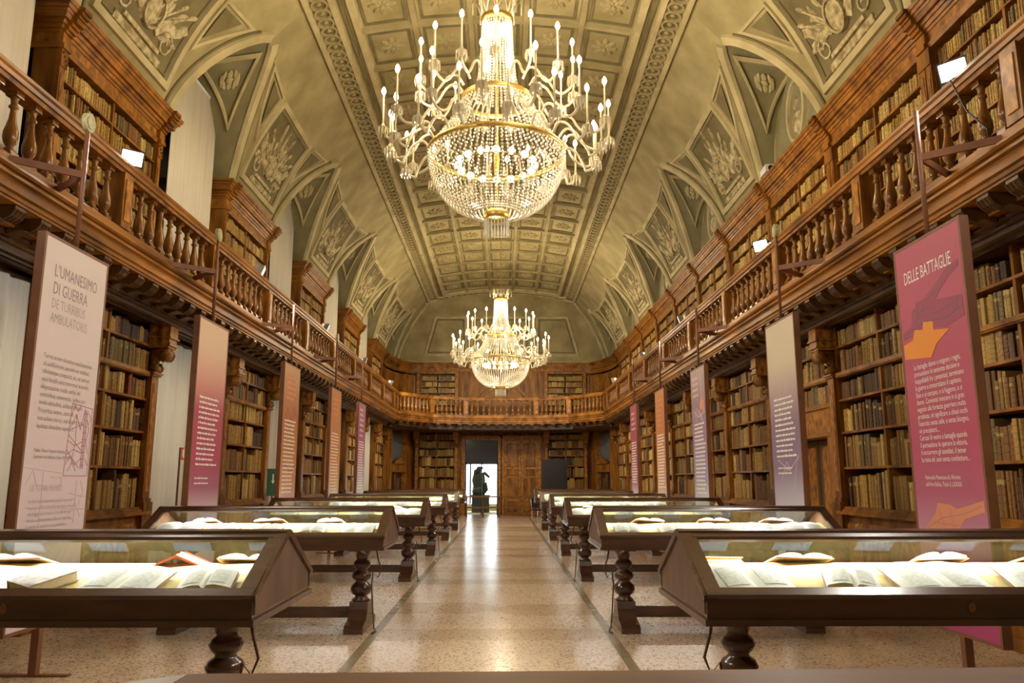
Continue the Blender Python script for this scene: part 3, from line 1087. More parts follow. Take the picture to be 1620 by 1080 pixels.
# ================================================================== BALCONIES
def baluster_mesh():
    mb = MB()
    mb.box(-.055, .055, -.055, .055, 0, .06)
    mb.lathe([(.05, .06), (.055, .08), (.032, .10), (.030, .12), (.05, .15), (.062, .20), (.060, .25), (.045, .31), (.032, .37), (.026, .43), (.024, .47), (.040, .485), (.040, .50), (.027, .515), (.030, .56), (.045, .585)], 10)
    mb.box(-.05, .05, -.05, .05, .585, .63)
    return mb.mesh('baluster', 'wood_red', True)


BALUSTER = baluster_mesh()
for p in BALUSTER.polygons:
    if len(p.vertices) == 4 and p.index < 6 or p.index >= len(BALUSTER.polygons) - 6: p.use_smooth = False
POST = MB().box(-.10, .10, -.11, .11, 0, .63).mesh('post', 'wood')
POSTP = MB().box(-.065, .065, -.121, -.11, .08, .55).box(-.065, .065, .11, .121, .08, .55).mesh('post_panel', 'burl')
modl = MB()
modl.prism_x([(0, .12), (-.30, .12), (-.30, .09), (-.27, .03), (-.20, .0), (-.12, .02), (-.05, .0), (0, -.02)], -.075, .075)
for k in range(4):
    modl.tube([(-.07 + .047 * k, -.30, .085), (-.07 + .047 * k, -.26, .03), (-.07 + .047 * k, -.2, -.004)], .016, 5)
MODIL = modl.mesh('modillion', 'wood_dark')


def fascia_prof():
    # (v, z): v measured outward (towards the room is negative), closed polygon of the cornice edge
    return [(.42, 4.06), (-.045, 4.06), (-.05, 4.035), (-.03, 4.02), (.0, 4.015), (.0, 4.0), (-.025, 3.99), (-.03, 3.965), (.005, 3.955), (.015, 3.94), (.015, 3.885), (.0, 3.88), (.0, 3.865), (.03, 3.855), (.035, 3.825), (.055, 3.82), (.055, 3.80), (.42, 3.80)]


def balcony_seg(t, p, q, nb, post0=True, post1=True, modil=True, pitch=.36):
    """one straight run from p to q (front edge); the room lies on the left of p->q"""
    p, q = Vector((p[0], p[1], 0)), Vector((q[0], q[1], 0))
    d = (q - p)
    L = d.length
    d.normalize()
    nrm = Vector((d.y, -d.x, 0))       # away from the room
    ang = math.atan2(d.y, d.x)
    at = lambda u, v, z: tuple(p + d * u + nrm * v + Vector((0, 0, z)))

    def strip(name, prof, mat, u0=0.0, u1=None):
        u1 = L if u1 is None else u1
        mb = MB().loft([[at(u0, v, z) for v, z in prof], [at(u1, v, z) for v, z in prof]])
        return link(name, mb.mesh(name, mat), t)
    strip('fascia', fascia_prof(), 'wood_h')
    strip('plinth', [(.02, 4.06), (.24, 4.06), (.24, 4.15), (.22, 4.17), (.04, 4.17), (.02, 4.15)], 'wood_h')
    strip('rail', [(.01, 4.80), (.01, 4.84), (-.005, 4.86), (-.005, 4.89), (.03, 4.905), (.23, 4.905), (.265, 4.89), (.265, 4.86), (.25, 4.84), (.25, 4.80)], 'wood_h')
    strip('rail_moulding', [(.04, 4.765), (.03, 4.80), (.23, 4.80), (.22, 4.765)], 'wood')
    if modil:
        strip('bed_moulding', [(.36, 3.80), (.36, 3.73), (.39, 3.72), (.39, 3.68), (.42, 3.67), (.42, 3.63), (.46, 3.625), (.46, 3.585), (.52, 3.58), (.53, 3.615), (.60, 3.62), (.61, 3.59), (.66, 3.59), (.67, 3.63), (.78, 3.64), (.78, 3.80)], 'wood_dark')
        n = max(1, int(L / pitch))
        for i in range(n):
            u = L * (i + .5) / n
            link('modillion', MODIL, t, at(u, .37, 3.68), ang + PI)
    for i, pu in enumerate(([0.0] if post0 else []) + ([L] if post1 else [])):
        o = link('post', POST, t, at(pu, .13, 4.17), ang, (1, 1, .97))
        link('post_panel', POSTP, o)
    gap = L - .24
    for i in range(nb):
        u = .12 + gap * (i + .5) / nb
        link('baluster', BALUSTER, t, at(u, .13, 4.17), ang, (1, 1, .948))
    return at


YSIDE = 30.3
for s in (1, -1):
    side = 'right' if s > 0 else 'left'
    t = empty('gallery_balcony', (0, 0, 0), 0, 'carved walnut balcony with turned balusters running along the %s wall' % side, 'balcony')
    link('walkway', MB().box(min(s * (BAL + .3), s * WALL), max(s * (BAL + .3), s * WALL), 2.86, YSIDE + .35, 3.72, 4.06).mesh('walkway', 'wood_h'), t)
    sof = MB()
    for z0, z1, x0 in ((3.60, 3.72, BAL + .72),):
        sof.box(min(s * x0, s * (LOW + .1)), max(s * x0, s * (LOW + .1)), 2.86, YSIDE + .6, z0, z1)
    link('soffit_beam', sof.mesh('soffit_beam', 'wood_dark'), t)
    ys = [Y0 + BAY * k for k in range(-2, 9)]
    segs = list(zip(ys[:-1], ys[1:])) + [(ys[-1], YSIDE)]
    for i, (a, b) in enumerate(segs):
        nb = 9 if b - a > 2 else 3
        if s > 0:
            balcony_seg(t, (BAL, a), (BAL, b), nb, True, i == len(segs) - 1)
        else:
            balcony_seg(t, (-BAL, b), (-BAL, a), nb, i == len(segs) - 1, True)
# far balcony: a canted run at each corner and a straight centre
t = empty('gallery_balcony', (0, 0, 0), 0, 'canted walnut balcony across the far wall above the two doors', 'balcony')
pts = [(BAL, YSIDE), (2.75, 31.9), (1.45, 32.5), (-1.45, 32.5), (-2.75, 31.9), (-BAL, YSIDE)]
for i in range(5):
    balcony_seg(t, pts[i], pts[i + 1], (8, 6, 11, 6, 8)[i], i > 0, False, True)
poly = [(BAL, YSIDE + .35), (2.95, 32.25), (1.55, 32.85), (-1.55, 32.85), (-2.95, 32.25), (-BAL, YSIDE + .35), (-WALL, YSIDE + .35), (-WALL, YEND), (WALL, YEND), (WALL, YSIDE + .35)]
mb = MB(); mb.prism_z(poly, 3.62, 4.05)
link('walkway', mb.mesh('walkway', 'wood_dark'), t)

# ================================================================== CURTAINS AND BLINDS
def cloth(name, w, h, th, waves, amp, mat):
    mb = MB()
    n = 48
    front = [(-w / 2 + w * i / n, amp * math.sin(waves * 2 * PI * i / n) + amp * .5 * math.sin(waves * 3.7 * PI * i / n + 1)) for i in range(n + 1)]
    poly = front + [(x, y - th) for x, y in reversed(front)]
    mb.prism_z(poly, 0, h)
    return mb.mesh(name, mat, True)


BLIND = cloth('fabric', 1.75, 3.95, .006, 5, .006, 'curtain')
DRAPE = cloth('fabric', 2.30, 3.50, .006, 7, .018, 'curtain_low')
BARR = MB().tube([(-.95, 0, 0), (.95, 0, 0)], .025, 8).mesh('roller', 'white', True)
BARL = MB().tube([(-1.2, 0, 0), (1.2, 0, 0)], .02, 8).mesh('rod', 'wood_dark', True)
HEM = MB().box(-.875, .875, -.014, .014, 0, .04).mesh('hem_bar', 'curtain')
for i, c in enumerate(WIN):
    t = empty('window_blind', (-5.02, c + .15, ZB + .02), LEFT, 'cream cloth blind hanging in the gallery window, %s from the camera' % ordinal(i + 1), 'blind', 'gallery window blinds')
    link('fabric', BLIND, t); link('roller', BARR, t, (0, 0, 3.96)); link('hem_bar', HEM, t)
    t = empty('window_drape', (-4.82, c, .03), LEFT, 'floor-length white drape between left bookcases, %s from the camera' % ordinal(i + 1), 'curtain', 'white drapes under the balcony')
    link('fabric', DRAPE, t); link('rod', BARL, t, (0, 0, 3.52))

# ================================================================== FAR WALL
wf_ = tag(empty('wall_far', (0, YEND, 0)), kind='structure')
mb = MB()
DX = [(-1.62, -.14)]
mb.box(-WALL - .3, -1.62, 0, .3, 0, 10.2).box(-.14, WALL + .3, 0, .3, 0, 10.2).box(-1.62, -.14, 0, .3, 3.4, 10.2)
link('masonry', mb.mesh('masonry', 'plaster'), wf_)
# upper panelling
mb = MB().box(-4.9, 4.9, -.12, 0, 4.05, 6.4)
link('upper_panelling', mb.mesh('upper_panelling', 'wood'), wf_)
for z0, z1, p in CORN:
    z0, z1 = 2.30 + (z0 - 2.20) * .8, 2.30 + (z1 - 2.20) * .8
    link('cornice_course', MB().box(-4.75, 4.75, -.14 - p * 1.2, 0, ZB + z0, ZB + z1).mesh('cornice_course', 'burl' if z1 - z0 > .075 else 'wood_h'), wf_)
for x in (-1.95, -3.75, 1.95, 3.75):
    link('upper_pilaster', MB().box(x - .12, x + .12, -.2, 0, 4.05, 6.38).mesh('upper_pilaster', 'wood'), wf_)
# arched niche in the middle
for r0, r1, pr in ((1.32, 1.44, .22), (1.15, 1.24, .18)):
    poly = [(r1 * math.cos(PI * j / 24), 4.45 + r1 * math.sin(PI * j / 24)) for j in range(25)] + [(r0 * math.cos(PI * j / 24), 4.45 + r0 * math.sin(PI * j / 24)) for j in range(24, -1, -1)]
    rr = MB()
    for j in range(24):
        a0, a1 = PI * j / 24, PI * (j + 1) / 24
        q = [(r0 * math.cos(a0), 4.45 + r0 * math.sin(a0)), (r1 * math.cos(a0), 4.45 + r1 * math.sin(a0)), (r1 * math.cos(a1), 4.45 + r1 * math.sin(a1)), (r0 * math.cos(a1), 4.45 + r0 * math.sin(a1))]
        rr.prism_y(q, -pr, -.1)
    link('arch_moulding', rr.mesh('arch_moulding', 'burl'), wf_)
# curved corner panels up on the gallery
for s in (-1, 1):
    arc = []
    for j in range(9):
        an = PI / 2 * j / 8
        arc.append((s * (UPP - 1.1 * (1 - math.cos(an))) if False else s * (UPP - 1.15 * (1 - math.cos(an))), YEND - .1 - 3.0 + 2.9 * math.sin(an)))
    for i in range(8):
        (xa, ya), (xb, yb) = arc[i], arc[i + 1]
        nx, ny = (yb - ya), -(xb - xa)
        l = math.hypot(nx, ny); nx, ny = nx / l * .1 * s, ny / l * .1 * s
        if i % 4 == 0 or True:
            link('corner_panel', MB().prism_z([(xa, ya), (xb, yb), (xb + nx, yb + ny), (xa + nx, ya + ny)], 4.05, 6.2).mesh('corner_panel', 'burl' if i % 2 else 'wood'), wf_, (0, -YEND, 0))
    for z0, z1, p in CORN:
        mb = MB()
        inner = [(x - s * p, y - p * .5) for x, y in arc]
        mb.prism_z(inner + [(x + s * .1, y + .1) for x, y in reversed(arc)], ZB + z0, ZB + z1)
        link('corner_cornice', mb.mesh('corner_cornice', 'wood_h'), wf_, (0, -YEND, 0))
# lower panelling
mb = MB().box(-4.0, -1.9, -.1, 0, 0, 3.7).box(1.9, 4.0, -.1, 0, 0, 3.7).box(-1.9, 1.9, -.1, 0, 3.4, 3.7).box(-.14, .12, -.1, 0, 0, 3.4).box(-1.9, -1.62, -.1, 0, 0, 3.4).box(1.6, 1.9, -.1, 0, 0, 3.4)
link('lower_panelling', mb.mesh('lower_panelling', 'wood'), wf_)


def door_case(x0, x1):
    f = MB()
    for a, b in ((x0 - .16, x0), (x1, x1 + .16)):
        f.box(a, b, -.22, -.1, 0, 3.3)
    f.box(x0 - .16, x1 + .16, -.22, -.1, 3.3, 3.42).box(x0 - .2, x1 + .2, -.27, -.1, 3.42, 3.5)
    return f


# open glazed door on the left with the bright room behind it
d1 = tag(empty('door_1', (-.88, YEND, 0)), kind='structure')
link('door_case', door_case(-.74, .74).mesh('door_case', 'burl'), d1)
link('lintel_panel', MB().box(-.74, .74, .02, .08, 2.28, 3.3).mesh('lintel_panel', 'tint_glass'), d1)
for x in (-.74, -.03, .68):
    link('door_stile', MB().box(x, x + .06, .02, .08, 0, 2.28).mesh('door_stile', 'black'), d1)
link('door_rail', MB().box(-.74, .74, .02, .08, 2.22, 2.28).mesh('door_rail', 'black'), d1)
for x in (-.68, .03):
    link('pane', MB().box(x, x + .65, .045, .051, .05, 2.22).mesh('pane', 'glass'), d1)
ves = tag(empty('wall_vestibule', (-.88, YEND, 0)), kind='structure')
vb = MB().box(-2.2, -2.1, .3, 5, 0, 3.6).box(2.1, 2.2, .3, 5, 0, 3.6).box(-2.2, 2.2, .3, 5, 3.6, 3.7).box(-2.2, 2.2, .3, 5, -.2, 0.0)
link('vestibule_shell', vb.mesh('vestibule_shell', 'plaster'), ves)
link('vestibule_window', MB().box(-2.1, 2.1, 4.9, 5, .35, 2.6).mesh('vestibule_window', 'daylight'), ves)
link('vestibule_end', MB().box(-2.2, 2.2, 4.92, 5.05, 0, .35).box(-2.2, 2.2, 4.92, 5.05, 2.6, 3.6).mesh('vestibule_end', 'plaster'), ves)
for x in (-.7, .7):
    link('window_bar', MB().box(x - .04, x + .04, 4.82, 4.9, .35, 2.6).mesh('window_bar', 'statue'), ves)
ex = empty('exit_sign', (-.88, YEND + .9, 2.62), 0, 'small green lit exit sign above the glazed door', 'sign')
link('sign_face', MB().box(-.13, .13, -.015, .0, 0, .07).mesh('sign_face', 'exit'), ex)
link('sign_body', MB().box(-.15, .15, 0, .04, -.02, .09).mesh('sign_body', 'white'), ex)
link('hanger', MB().box(-.01, .01, .01, .03, .09, 1.0).mesh('hanger', 'black'), ex)
# bronze statue silhouette on a pedestal
st = empty('statue', (-1.0, YEND + 3.0, 0), 0, 'dark bronze statue seen through the glazed door', 'statue')
link('pedestal', MB().box(-.42, .42, -.35, .35, 0, .75).box(-.46, .46, -.39, .39, .75, .82).mesh('pedestal', 'statue'), st)
mb = MB()
mb.lathe([(.30, .82), (.33, 1.0), (.28, 1.25), (.34, 1.5), (.30, 1.72), (.12, 1.84), (.10, 1.9)], 12, (-.1, 0))
mb.tube([(-.1, 0, 1.7), (.2, 0, 1.85), (.42, -.05, 1.65)], [.11, .09, .06], 8)
mb.tube([(-.3, 0, 1.6), (-.25, -.1, 1.95), (0.0, -.1, 2.12), (.12, -.1, 2.08)], [.1, .09, .07, .05], 8)
mb.tube([(.0, 0, .82), (.25, -.05, 1.1), (.2, 0, 1.4)], [.14, .13, .1], 8)
link('figure', mb.mesh('figure', 'statue', True), st)
mb = MB(); mb.lathe([(.01, 1.86), (.10, 1.9), (.135, 2.0), (.12, 2.1), (.05, 2.17), (.01, 2.18)], 12, (-.1, 0))
link('head', mb.mesh('head', 'statue', True), st)
# closed panelled double door on the right
d2 = tag(empty('door_2', (.88, YEND, 0)), kind='structure')
link('door_case', door_case(-.74, .74).mesh('door_case', 'burl'), d2)
for sx in (-1, 1):
    a, b = sorted((sx * .006, sx * .74))
    lf = link('door_leaf', MB().box(a, b, -.16, -.1, 0.01, 3.3).mesh('door_leaf', 'burl'), d2)
    for z0, z1 in ((.15, .62), (.72, 1.62), (1.72, 2.0), (2.1, 3.15)):
        p = MB(); p.loft([[(a + .1, -.16, z0), (b - .1, -.16, z0), (b - .1, -.16, z1), (a + .1, -.16, z1)], [(a + .14, -.185, z0 + .04), (b - .14, -.185, z0 + .04), (b - .14, -.185, z1 - .04), (a + .14, -.185, z1 - .04)]])
        link('door_panel', p.mesh('door_panel', 'wood'), lf)
    link('door_handle', MB().tube([(sx * .06, -.16, 1.55), (sx * .06, -.22, 1.55), (sx * .2, -.23, 1.55)], .014, 6).mesh('door_handle', 'gold', True), lf)


def far_case(x, zb, zt, rows, label, unit, big):
    t = empty('bookcase' if big else 'gallery_bookcase', (x, YEND - .12, 0), PI, label, 'bookcase', 'bookcases on the far wall')
    h = .80
    y_in = 0
    link('back_panel', MB().box(-h, h, .0, .03, zb, zt).mesh('back_panel', 'shelf_back'), t)
    for sx in (-1, 1):
        a, b = sorted((sx * h, sx * (h + .14)))
        link('pilaster', MB().box(a, b, 0, .34, 0 if big else zb, zt).mesh('pilaster', 'burl'), t)
        if big:
            c = link('scroll_console', CONSOLE, t, (sx * (h + .07), .34, 2.95))
            link('console_block', BLOCK, c)
    if big:
        link('cupboard_base', MB().box(-h, h, 0, .34, 0, 1.1).box(-h, h, 0, .4, 1.1, 1.16).mesh('cupboard_base', 'wood'), t)
        link('divider', MB().box(-.02, .02, .03, .30, zb, zt).mesh('divider', 'wood'), t)
    link('top_rail', MB().box(-h - .14, h + .14, 0, .36, zt, zt + .1).mesh('top_rail', 'wood_h'), t)
    for i in range(len(rows) - 1):
        z = rows[i]
        link('shelf', MB().box(-h, h, .02, .31, z - .03, z).mesh('shelf', 'wood_h'), t)
        for a, b in ((-h + .02, -.03), (.03, h - .02)):
            fill_row((x, YEND - .12), PI, a, b, z + .001, rows[i + 1] - z - .04, .27, .026 if big else .02, .05 if big else .036, unit, i, (.7, .95), .02, .15)


for s in (-1, 1):
    sd = 'left of the glazed door' if s < 0 else 'right of the closed panelled door'
    far_case(s * 2.88, 1.16, 3.61, ROWS, 'tall bookcase on the far wall ' + sd, 'F%d' % s, True)
    far_case(s * 2.88, 4.2, 6.25, [4.3 + .275 * i for i in range(8)], 'gallery bookcase on the far wall above the one ' + sd, 'FU%d' % s, False)

# canted corner bays with glazed cupboard and doorway
for s in (-1, 1):
    p, q = Vector((s * LOW, 31.9, 0)), Vector((s * 3.98, YEND - .1, 0))
    ang = math.atan2((q - p).y, (q - p).x)
    L = (q - p).length
    t = empty('corner_cupboard', tuple((p + q) / 2), ang, 'canted corner panelling with dark doorway and pedimented glass cupboard, far %s' % ('left' if s < 0 else 'right'), 'cupboard')
    o = -1 if s < 0 else 1          # room side in local y
    def bx(x0, x1, d0, d1, z0, z1):
        y0, y1 = sorted((o * d0, o * d1))
        return MB().box(x0, x1, y0, y1, z0, z1)
    h = L / 2
    link('back_panel', bx(-h, h, -.3, -.2, 0, 3.65).mesh('back_panel', 'wood_dark'), t)
    for x0, x1 in ((-h, -h + .95), (h - .95, h)):
        link('pilaster', bx(x0, x1, -.2, .0, 0, 3.65).mesh('pilaster', 'burl'), t)
        link('pilaster_strip', bx((x0 + x1) / 2 - .3, (x0 + x1) / 2 + .3, 0, .03, .3, 3.3).mesh('pilaster_strip', 'wood'), t)
    link('middle_rail', bx(-h + .95, h - .95, -.2, .02, 1.85, 2.2).mesh('middle_rail', 'wood'), t)
    mb = MB(); yy = sorted((0.02 * o, .1 * o)); mb.loft([[(-.75, y, 2.2), (.75, y, 2.2), (0, y, 2.52)] for y in yy])
    link('pediment', mb.mesh('pediment', 'burl'), t)
    link('glass_door', bx(-h + 1.0, h - 1.0, -.19, -.17, 2.25, 3.5).mesh('glass_door', 'mirror_glass'), t)
    link('door_opening', bx(-h + .97, h - .97, -.2, -.18, .02, 1.83).mesh('door_opening', 'night'), t)
    link('door_jamb', bx(-.05, .05, -.18, -.12, .02, 1.83).mesh('door_jamb', 'wood'), t)
    link('paper_rack', bx(.12, .6, -.18, -.15, .4, 1.6).mesh('paper_rack', 'case_side'), t)

# ================================================================== BANNERS
BW, BZ0, BZ1 = 1.0, .37, 3.45
FR = MB()
for a, b, c, d in ((-.5, -.475, BZ0, BZ1), (.475, .5, BZ0, BZ1), (-.475, .475, BZ0, BZ0 + .025), (-.475, .475, BZ1 - .025, BZ1)):
    FR.box(a, b, -.035, .035, c, d)
FRAME = FR.mesh('frame', 'steel')
SHEET = MB().box(-.475, .475, -.033, .033, BZ0 + .025, BZ1 - .025)


def text_obj(parent, name, body, x, z, size, mat, fit=None, align='LEFT', line=1.0):
    cu = bpy.data.curves.new(name, 'FONT')
    cu.body = body
    cu.size = size
    cu.resolution_u = 2
    cu.align_x = align
    cu.space_line = line
    tmp = bpy.data.objects.new(name, cu)
    COL.objects.link(tmp)
    bpy.context.view_layer.update()
    me = bpy.data.meshes.new_from_object(tmp.evaluated_get(bpy.context.evaluated_depsgraph_get()))
    bpy.data.objects.remove(tmp)
    bpy.data.curves.remove(cu)
    xs = fit / max(v.co.x for v in me.vertices) if fit else 1.0
    me.transform(Matrix.Rotation(PI / 2, 4, 'X') @ Matrix.Diagonal((xs, 1, 1, 1)))
    me.materials.clear()
    me.materials.append(M[mat])
    o = link(name, me, parent, (x, -.0345, z))
    o['kind'] = 'stuff'
    return o


def dashes(parent, name, x0, x1, z0, z1, n, mat, seed, h=.022):
    """illegible printed lines as word-length strokes"""
    r = random.Random(seed)
    mb = MB()
    for i in range(n):
        z = z1 - (z1 - z0) * i / max(1, n - 1)
        x = x0
        xe = x0 + (x1 - x0) * r.uniform(.78, 1.0)
        while x < xe - .03:
            w = min(r.uniform(.03, .13), xe - x)
            mb.box(x, x + w, -.0355, -.034, z, z + h)
            for k in range(int(w / .03)):
                if r.random() < .35: mb.box(x + .03 * k, x + .03 * k + .008, -.0355, -.034, z + h, z + h * 1.5)
            x += w + .018
    o = link(name, mb.mesh(name, mat), parent)
    o['kind'] = 'stuff'
    return o


def lines_print(parent, name, polys, mat, w=.008):
    mb = MB()
    f = lambda a, z, off: (a, -.034 - max(off, 0), z)
    for pl in polys:
        ribbon(mb, pl, w, .0012, f)
    return link(name, mb.mesh(name, mat), parent)


def poly_print(parent, name, poly, mat, off=.0):
    mb = MB().prism_y(poly, -.0338 - off - .0008, -.0338)
    return link(name, mb.mesh(name, mat), parent)


POLE = MB().tube([(0, 0, BZ1), (0, 0, 4.52)], .02, 8).mesh('pole', 'steel', True)
FOOTP = MB().box(-.03, .03, -.03, .03, 0.012, BZ0).mesh('foot_post', 'steel')
FOOTB = MB().box(-.03, .03, -.28, .28, 0, .014).mesh('foot_bar', 'steel')
BRK = MB()
for a, b in (((0, 0), (-.38, .46)), ((0, 0), (.38, .46)), ((-.40, .46), (.40, .46))):
    d = Vector((b[0] - a[0], b[1] - a[1], 0)).normalized(); n_ = Vector((-d.y, d.x, 0)) * .012
    BRK.loft([[(p[0] + n_.x * q, p[1] + n_.y * q, z) for p, q in ((a, 1), (b, 1), (b, -1), (a, -1))] for z in (4.085, 4.145)])
BRACKET = BRK.mesh('bracket', 'steel')
DISC = MB().loft([[(.085 * math.cos(2 * PI * j / 18), y, 4.60 + .085 * math.sin(2 * PI * j / 18)) for j in range(18)] for y in (-.02, .02)])
DISC.loft([[(.06 * math.cos(2 * PI * j / 18), y, 4.60 + .06 * math.sin(2 * PI * j / 18)) for j in range(18)] for y in (-.026, -.02)])
DISC = DISC.mesh('medallion', 'dull_brass')


def banner(x, y, side, stops, label, disc, panel_mat=None):
    rz = -PI / 2 if side > 0 else PI / 2
    t = empty('exhibition_banner', (x, y, 0), rz, label, 'banner', 'exhibition banners')
    sm = SHEET.mesh('printed_panel', gradient('banner_print', stops, BZ0, BZ1))
    link('printed_panel', sm, t)
    link('frame', FRAME, t)
    link('pole', POLE, t)
    link('bracket', BRACKET, t)
    link('foot_post', FOOTP, t)
    link('foot_bar', FOOTB, t)
    if disc: link('medallion', DISC, t)
    return t


Lx, Rx = -3.55, 3.53


def zs(*st):
    """gradient stops given by height on the panel"""
    return [((z - BZ0) / (BZ1 - BZ0), c) for z, c in st]


b = banner(Lx, 6.5, -1, zs((.4, (.66, .56, .60)), (1.5, (.68, .56, .60)), (3.4, (.66, .56, .52))), 'pale pink banner headed L\'UMANESIMO DI GUERRA on the left', True)
text_obj(b, 'title', "L'UMANESIMO\nDI GUERRA", -.33, 3.13, .145, 'ink_soft', fit=.66)
text_obj(b, 'subtitle', "DE TURRIBUS\nAMBULATORIS", -.33, 2.87, .115, 'ink_pale', fit=.56)
text_obj(b, 'text_block', "Turres autem dicuntur machinamenta\nad aedificiorum speciem ex trabibus,\ntabulatisque compacta, et, ne tantum\nopus hostili concremeretur incendio,\ndiligentissime crudis coriis, vel\ncentonibus, communita, quibus pro\nmodo altitudinis, additur latitudo.\nProceritas autem...tanta sit, ut\nnon solum muros, sed etiam turres\nlapideas altitudine superent.", -.36, 2.46, .055, 'ink_soft', fit=.73, line=1.12)
text_obj(b, 'credit', "Publio Flavio Vegezio Renato,\nEpitoma rei militaris, Liber IV, XVII", -.36, 1.72, .042, 'ink_soft', fit=.52, line=1.15)
text_obj(b, 'section_title', "LE TORRI MOBILI", -.36, 1.42, .07, 'ink_pale', fit=.44)
text_obj(b, 'section_text', "Le torri sono macchine grandi come veri\ne propri edifici, costruite con travi e tavole,\ncon l'aggiunta di cuoio e di stoffe di varia\nnatura, accuratamente difese su ogni lato,\nin modo da conferire una protezione", -.36, 1.33, .042, 'ink_pale', fit=.66, line=1.15)
P = []
dz = .63
P.append([(.12, 2.14), (.45, 2.12), (.45, 1.54), (.08, 1.54), (.12, 2.14)])
P.append([(.33, 2.1), (.33, 1.6)]); P.append([(.37, 2.1), (.37, 1.6)]); P.append([(.35, 2.1), (.35, 1.6)])
for k in range(9):
    P.append([(.32, 1.63 + .055 * k), (.38, 1.63 + .055 * k)])
for pl in ([(.1, 1.08), (.2, 1.13), (.33, 1.1)], [(.1, 1.2), (.22, 1.16), (.33, 1.2)], [(.12, 1.3), (.2, 1.42), (.28, 1.3), (.33, 1.48)], [(.10, 1.0), (.16, 1.07), (.24, 1.0), (.33, 1.06)], [(.37, 1.4), (.42, 1.3), (.38, 1.2), (.43, 1.1)], [(.14, .95), (.2, 1.02), (.26, .95)], [(.1, 1.12), (.3, .98)], [(.1, 1.25), (.33, 1.12)], [(.15, 1.3), (.33, 1.35)], [(.2, 1.42), (.22, 1.2), (.18, 1.0)], [(.39, 1.45), (.44, 1.4), (.4, 1.35)], [(.4, 1.05), (.44, 1.0)], [(.12, 1.4), (.16, 1.5), (.22, 1.45), (.26, 1.5)]):
    P.append([(x, z + dz) for x, z in pl])
lines_print(b, 'tower_drawing', P, 'pink_line', .007)
P = [[(-.47, 1.60), (.1, 1.56)], [(-.42, 1.47), (-.34, 1.58), (-.28, 1.47)], [(-.2, 1.58), (-.2, 1.15)], [(-.1, 1.53), (.06, 1.53), (.06, 1.45), (-.1, 1.45)], [(.2, 1.4), (.45, 1.36)], [(.3, 1.5), (.3, 1.15)], [(-.4, 1.3), (.45, 1.26)], [(.2, 1.2), (.3, 1.32), (.4, 1.2)], [(.36, 1.5), (.42, 1.4), (.36, 1.3)]]
lines_print(b, 'faint_drawing', P, 'pink_soft', .008)

b = banner(Lx, 9.7, -1, zs((1.2, (.56, .40, .50)), (1.42, (.36, .11, .20)), (1.7, (.40, .06, .13)), (2.35, (.42, .055, .12)), (2.72, (.62, .30, .25)), (3.1, (.66, .46, .32))), 'crimson banner fading to cream at the top, left side', True)
dashes(b, 'text_block', -.34, .34, 1.68, 2.48, 14, 'white_print', 2)
dashes(b, 'credit', -.34, .20, 1.46, 1.52, 2, 'white_print', 3, .016)

b = banner(Lx, 13.4, -1, zs((1.2, (.62, .45, .44)), (1.4, (.54, .27, .17)), (2.0, (.47, .17, .05)), (2.6, (.40, .13, .03)), (3.4, (.48, .24, .085))), 'burnt orange banner standing between first crimson and bright orange banners', False)
dashes(b, 'title', -.3, .25, 2.85, 3.2, 5, 'orange_soft', 4, .045)
dashes(b, 'text_block', -.36, .38, 1.3, 2.48, 19, 'white_print', 5)
lines_print(b, 'drawing', [[(-.3, 2.5), (-.2, 2.7), (0, 2.5), (.2, 2.75), (.4, 2.6)], [(-.35, 2.6), (-.1, 2.45), (.3, 2.65)], [(-.35, 1.8), (.1, 1.65), (.4, 1.75)]], 'plum_print', .025)

b = banner(Lx, 17.0, -1, zs((1.2, (.66, .56, .52)), (1.45, (.60, .33, .19)), (1.9, (.57, .21, .05)), (3.4, (.50, .17, .025))), 'bright orange banner, fourth along the left side', True)
dashes(b, 'title', -.3, .2, 2.88, 3.2, 4, 'orange_soft', 6, .05)
lines_print(b, 'drawing', [[(-.3, 2.74), (0, 2.78), (.3, 2.74)], [(-.3, 2.58), (-.1, 2.62), (.1, 2.54), (.35, 2.6)]], 'ink_soft', .022)
dashes(b, 'text_block', -.36, .38, 1.25, 2.48, 20, 'white_print', 7)

b = banner(Lx, 20.15, -1, zs((1.2, (.60, .62, .76)), (1.5, (.42, .34, .52)), (2.0, (.42, .15, .27)), (2.7, (.36, .08, .17)), (3.4, (.36, .14, .24))), 'mauve purple banner, farthest along the left side', False)
dashes(b, 'title', -.3, .25, 2.6, 3.25, 6, 'pink_soft', 8, .05)
dashes(b, 'text_block', -.36, .38, 1.3, 2.45, 19, 'white_print', 9, .028)

b = banner(Rx, 6.05, 1, zs((.8, (.40, .05, .16)), (1.12, (.52, .24, .36)), (1.4, (.43, .10, .19)), (1.8, (.43, .065, .135)), (3.4, (.45, .08, .15))), 'crimson banner headed DELLE BATTAGLIE with an orange fortress drawing', False)
text_obj(b, 'title', "DELLE BATTAGLIE", -.36, 3.12, .15, 'white_print', fit=.70)
text_obj(b, 'text_block', "Le battaglie danno e tolgono i regni,\npronunziano le sentenze decisive e\ninappellabili fra i potentati, terminano\nla guerra e immortalano il capitano.\nEsse o si cercano, o si fuggono, o si\ndanno. Conviensi mescere in sì gran\nnegozio alla fortezza guerriera molta\nprudenza, né significare a chiusi occhi\nl'esercito senza utile, e senza bisogno,\nné precipitarsi....\nCercasi di venire a battaglia quando\nli persuadono lo sperare la vittoria,\nil soccorrere gli assediati, il temer\nla ruina de' suoi senza combattere...", -.33, 2.395, .060, 'white_print', fit=.70, line=.96)
text_obj(b, 'credit', "Raimondo Montecuccoli, Aforismi\ndell'Arte Bellica, Titolo II, LXXXIX", -.30, 1.51, .048, 'white_print', fit=.50, line=1.1)
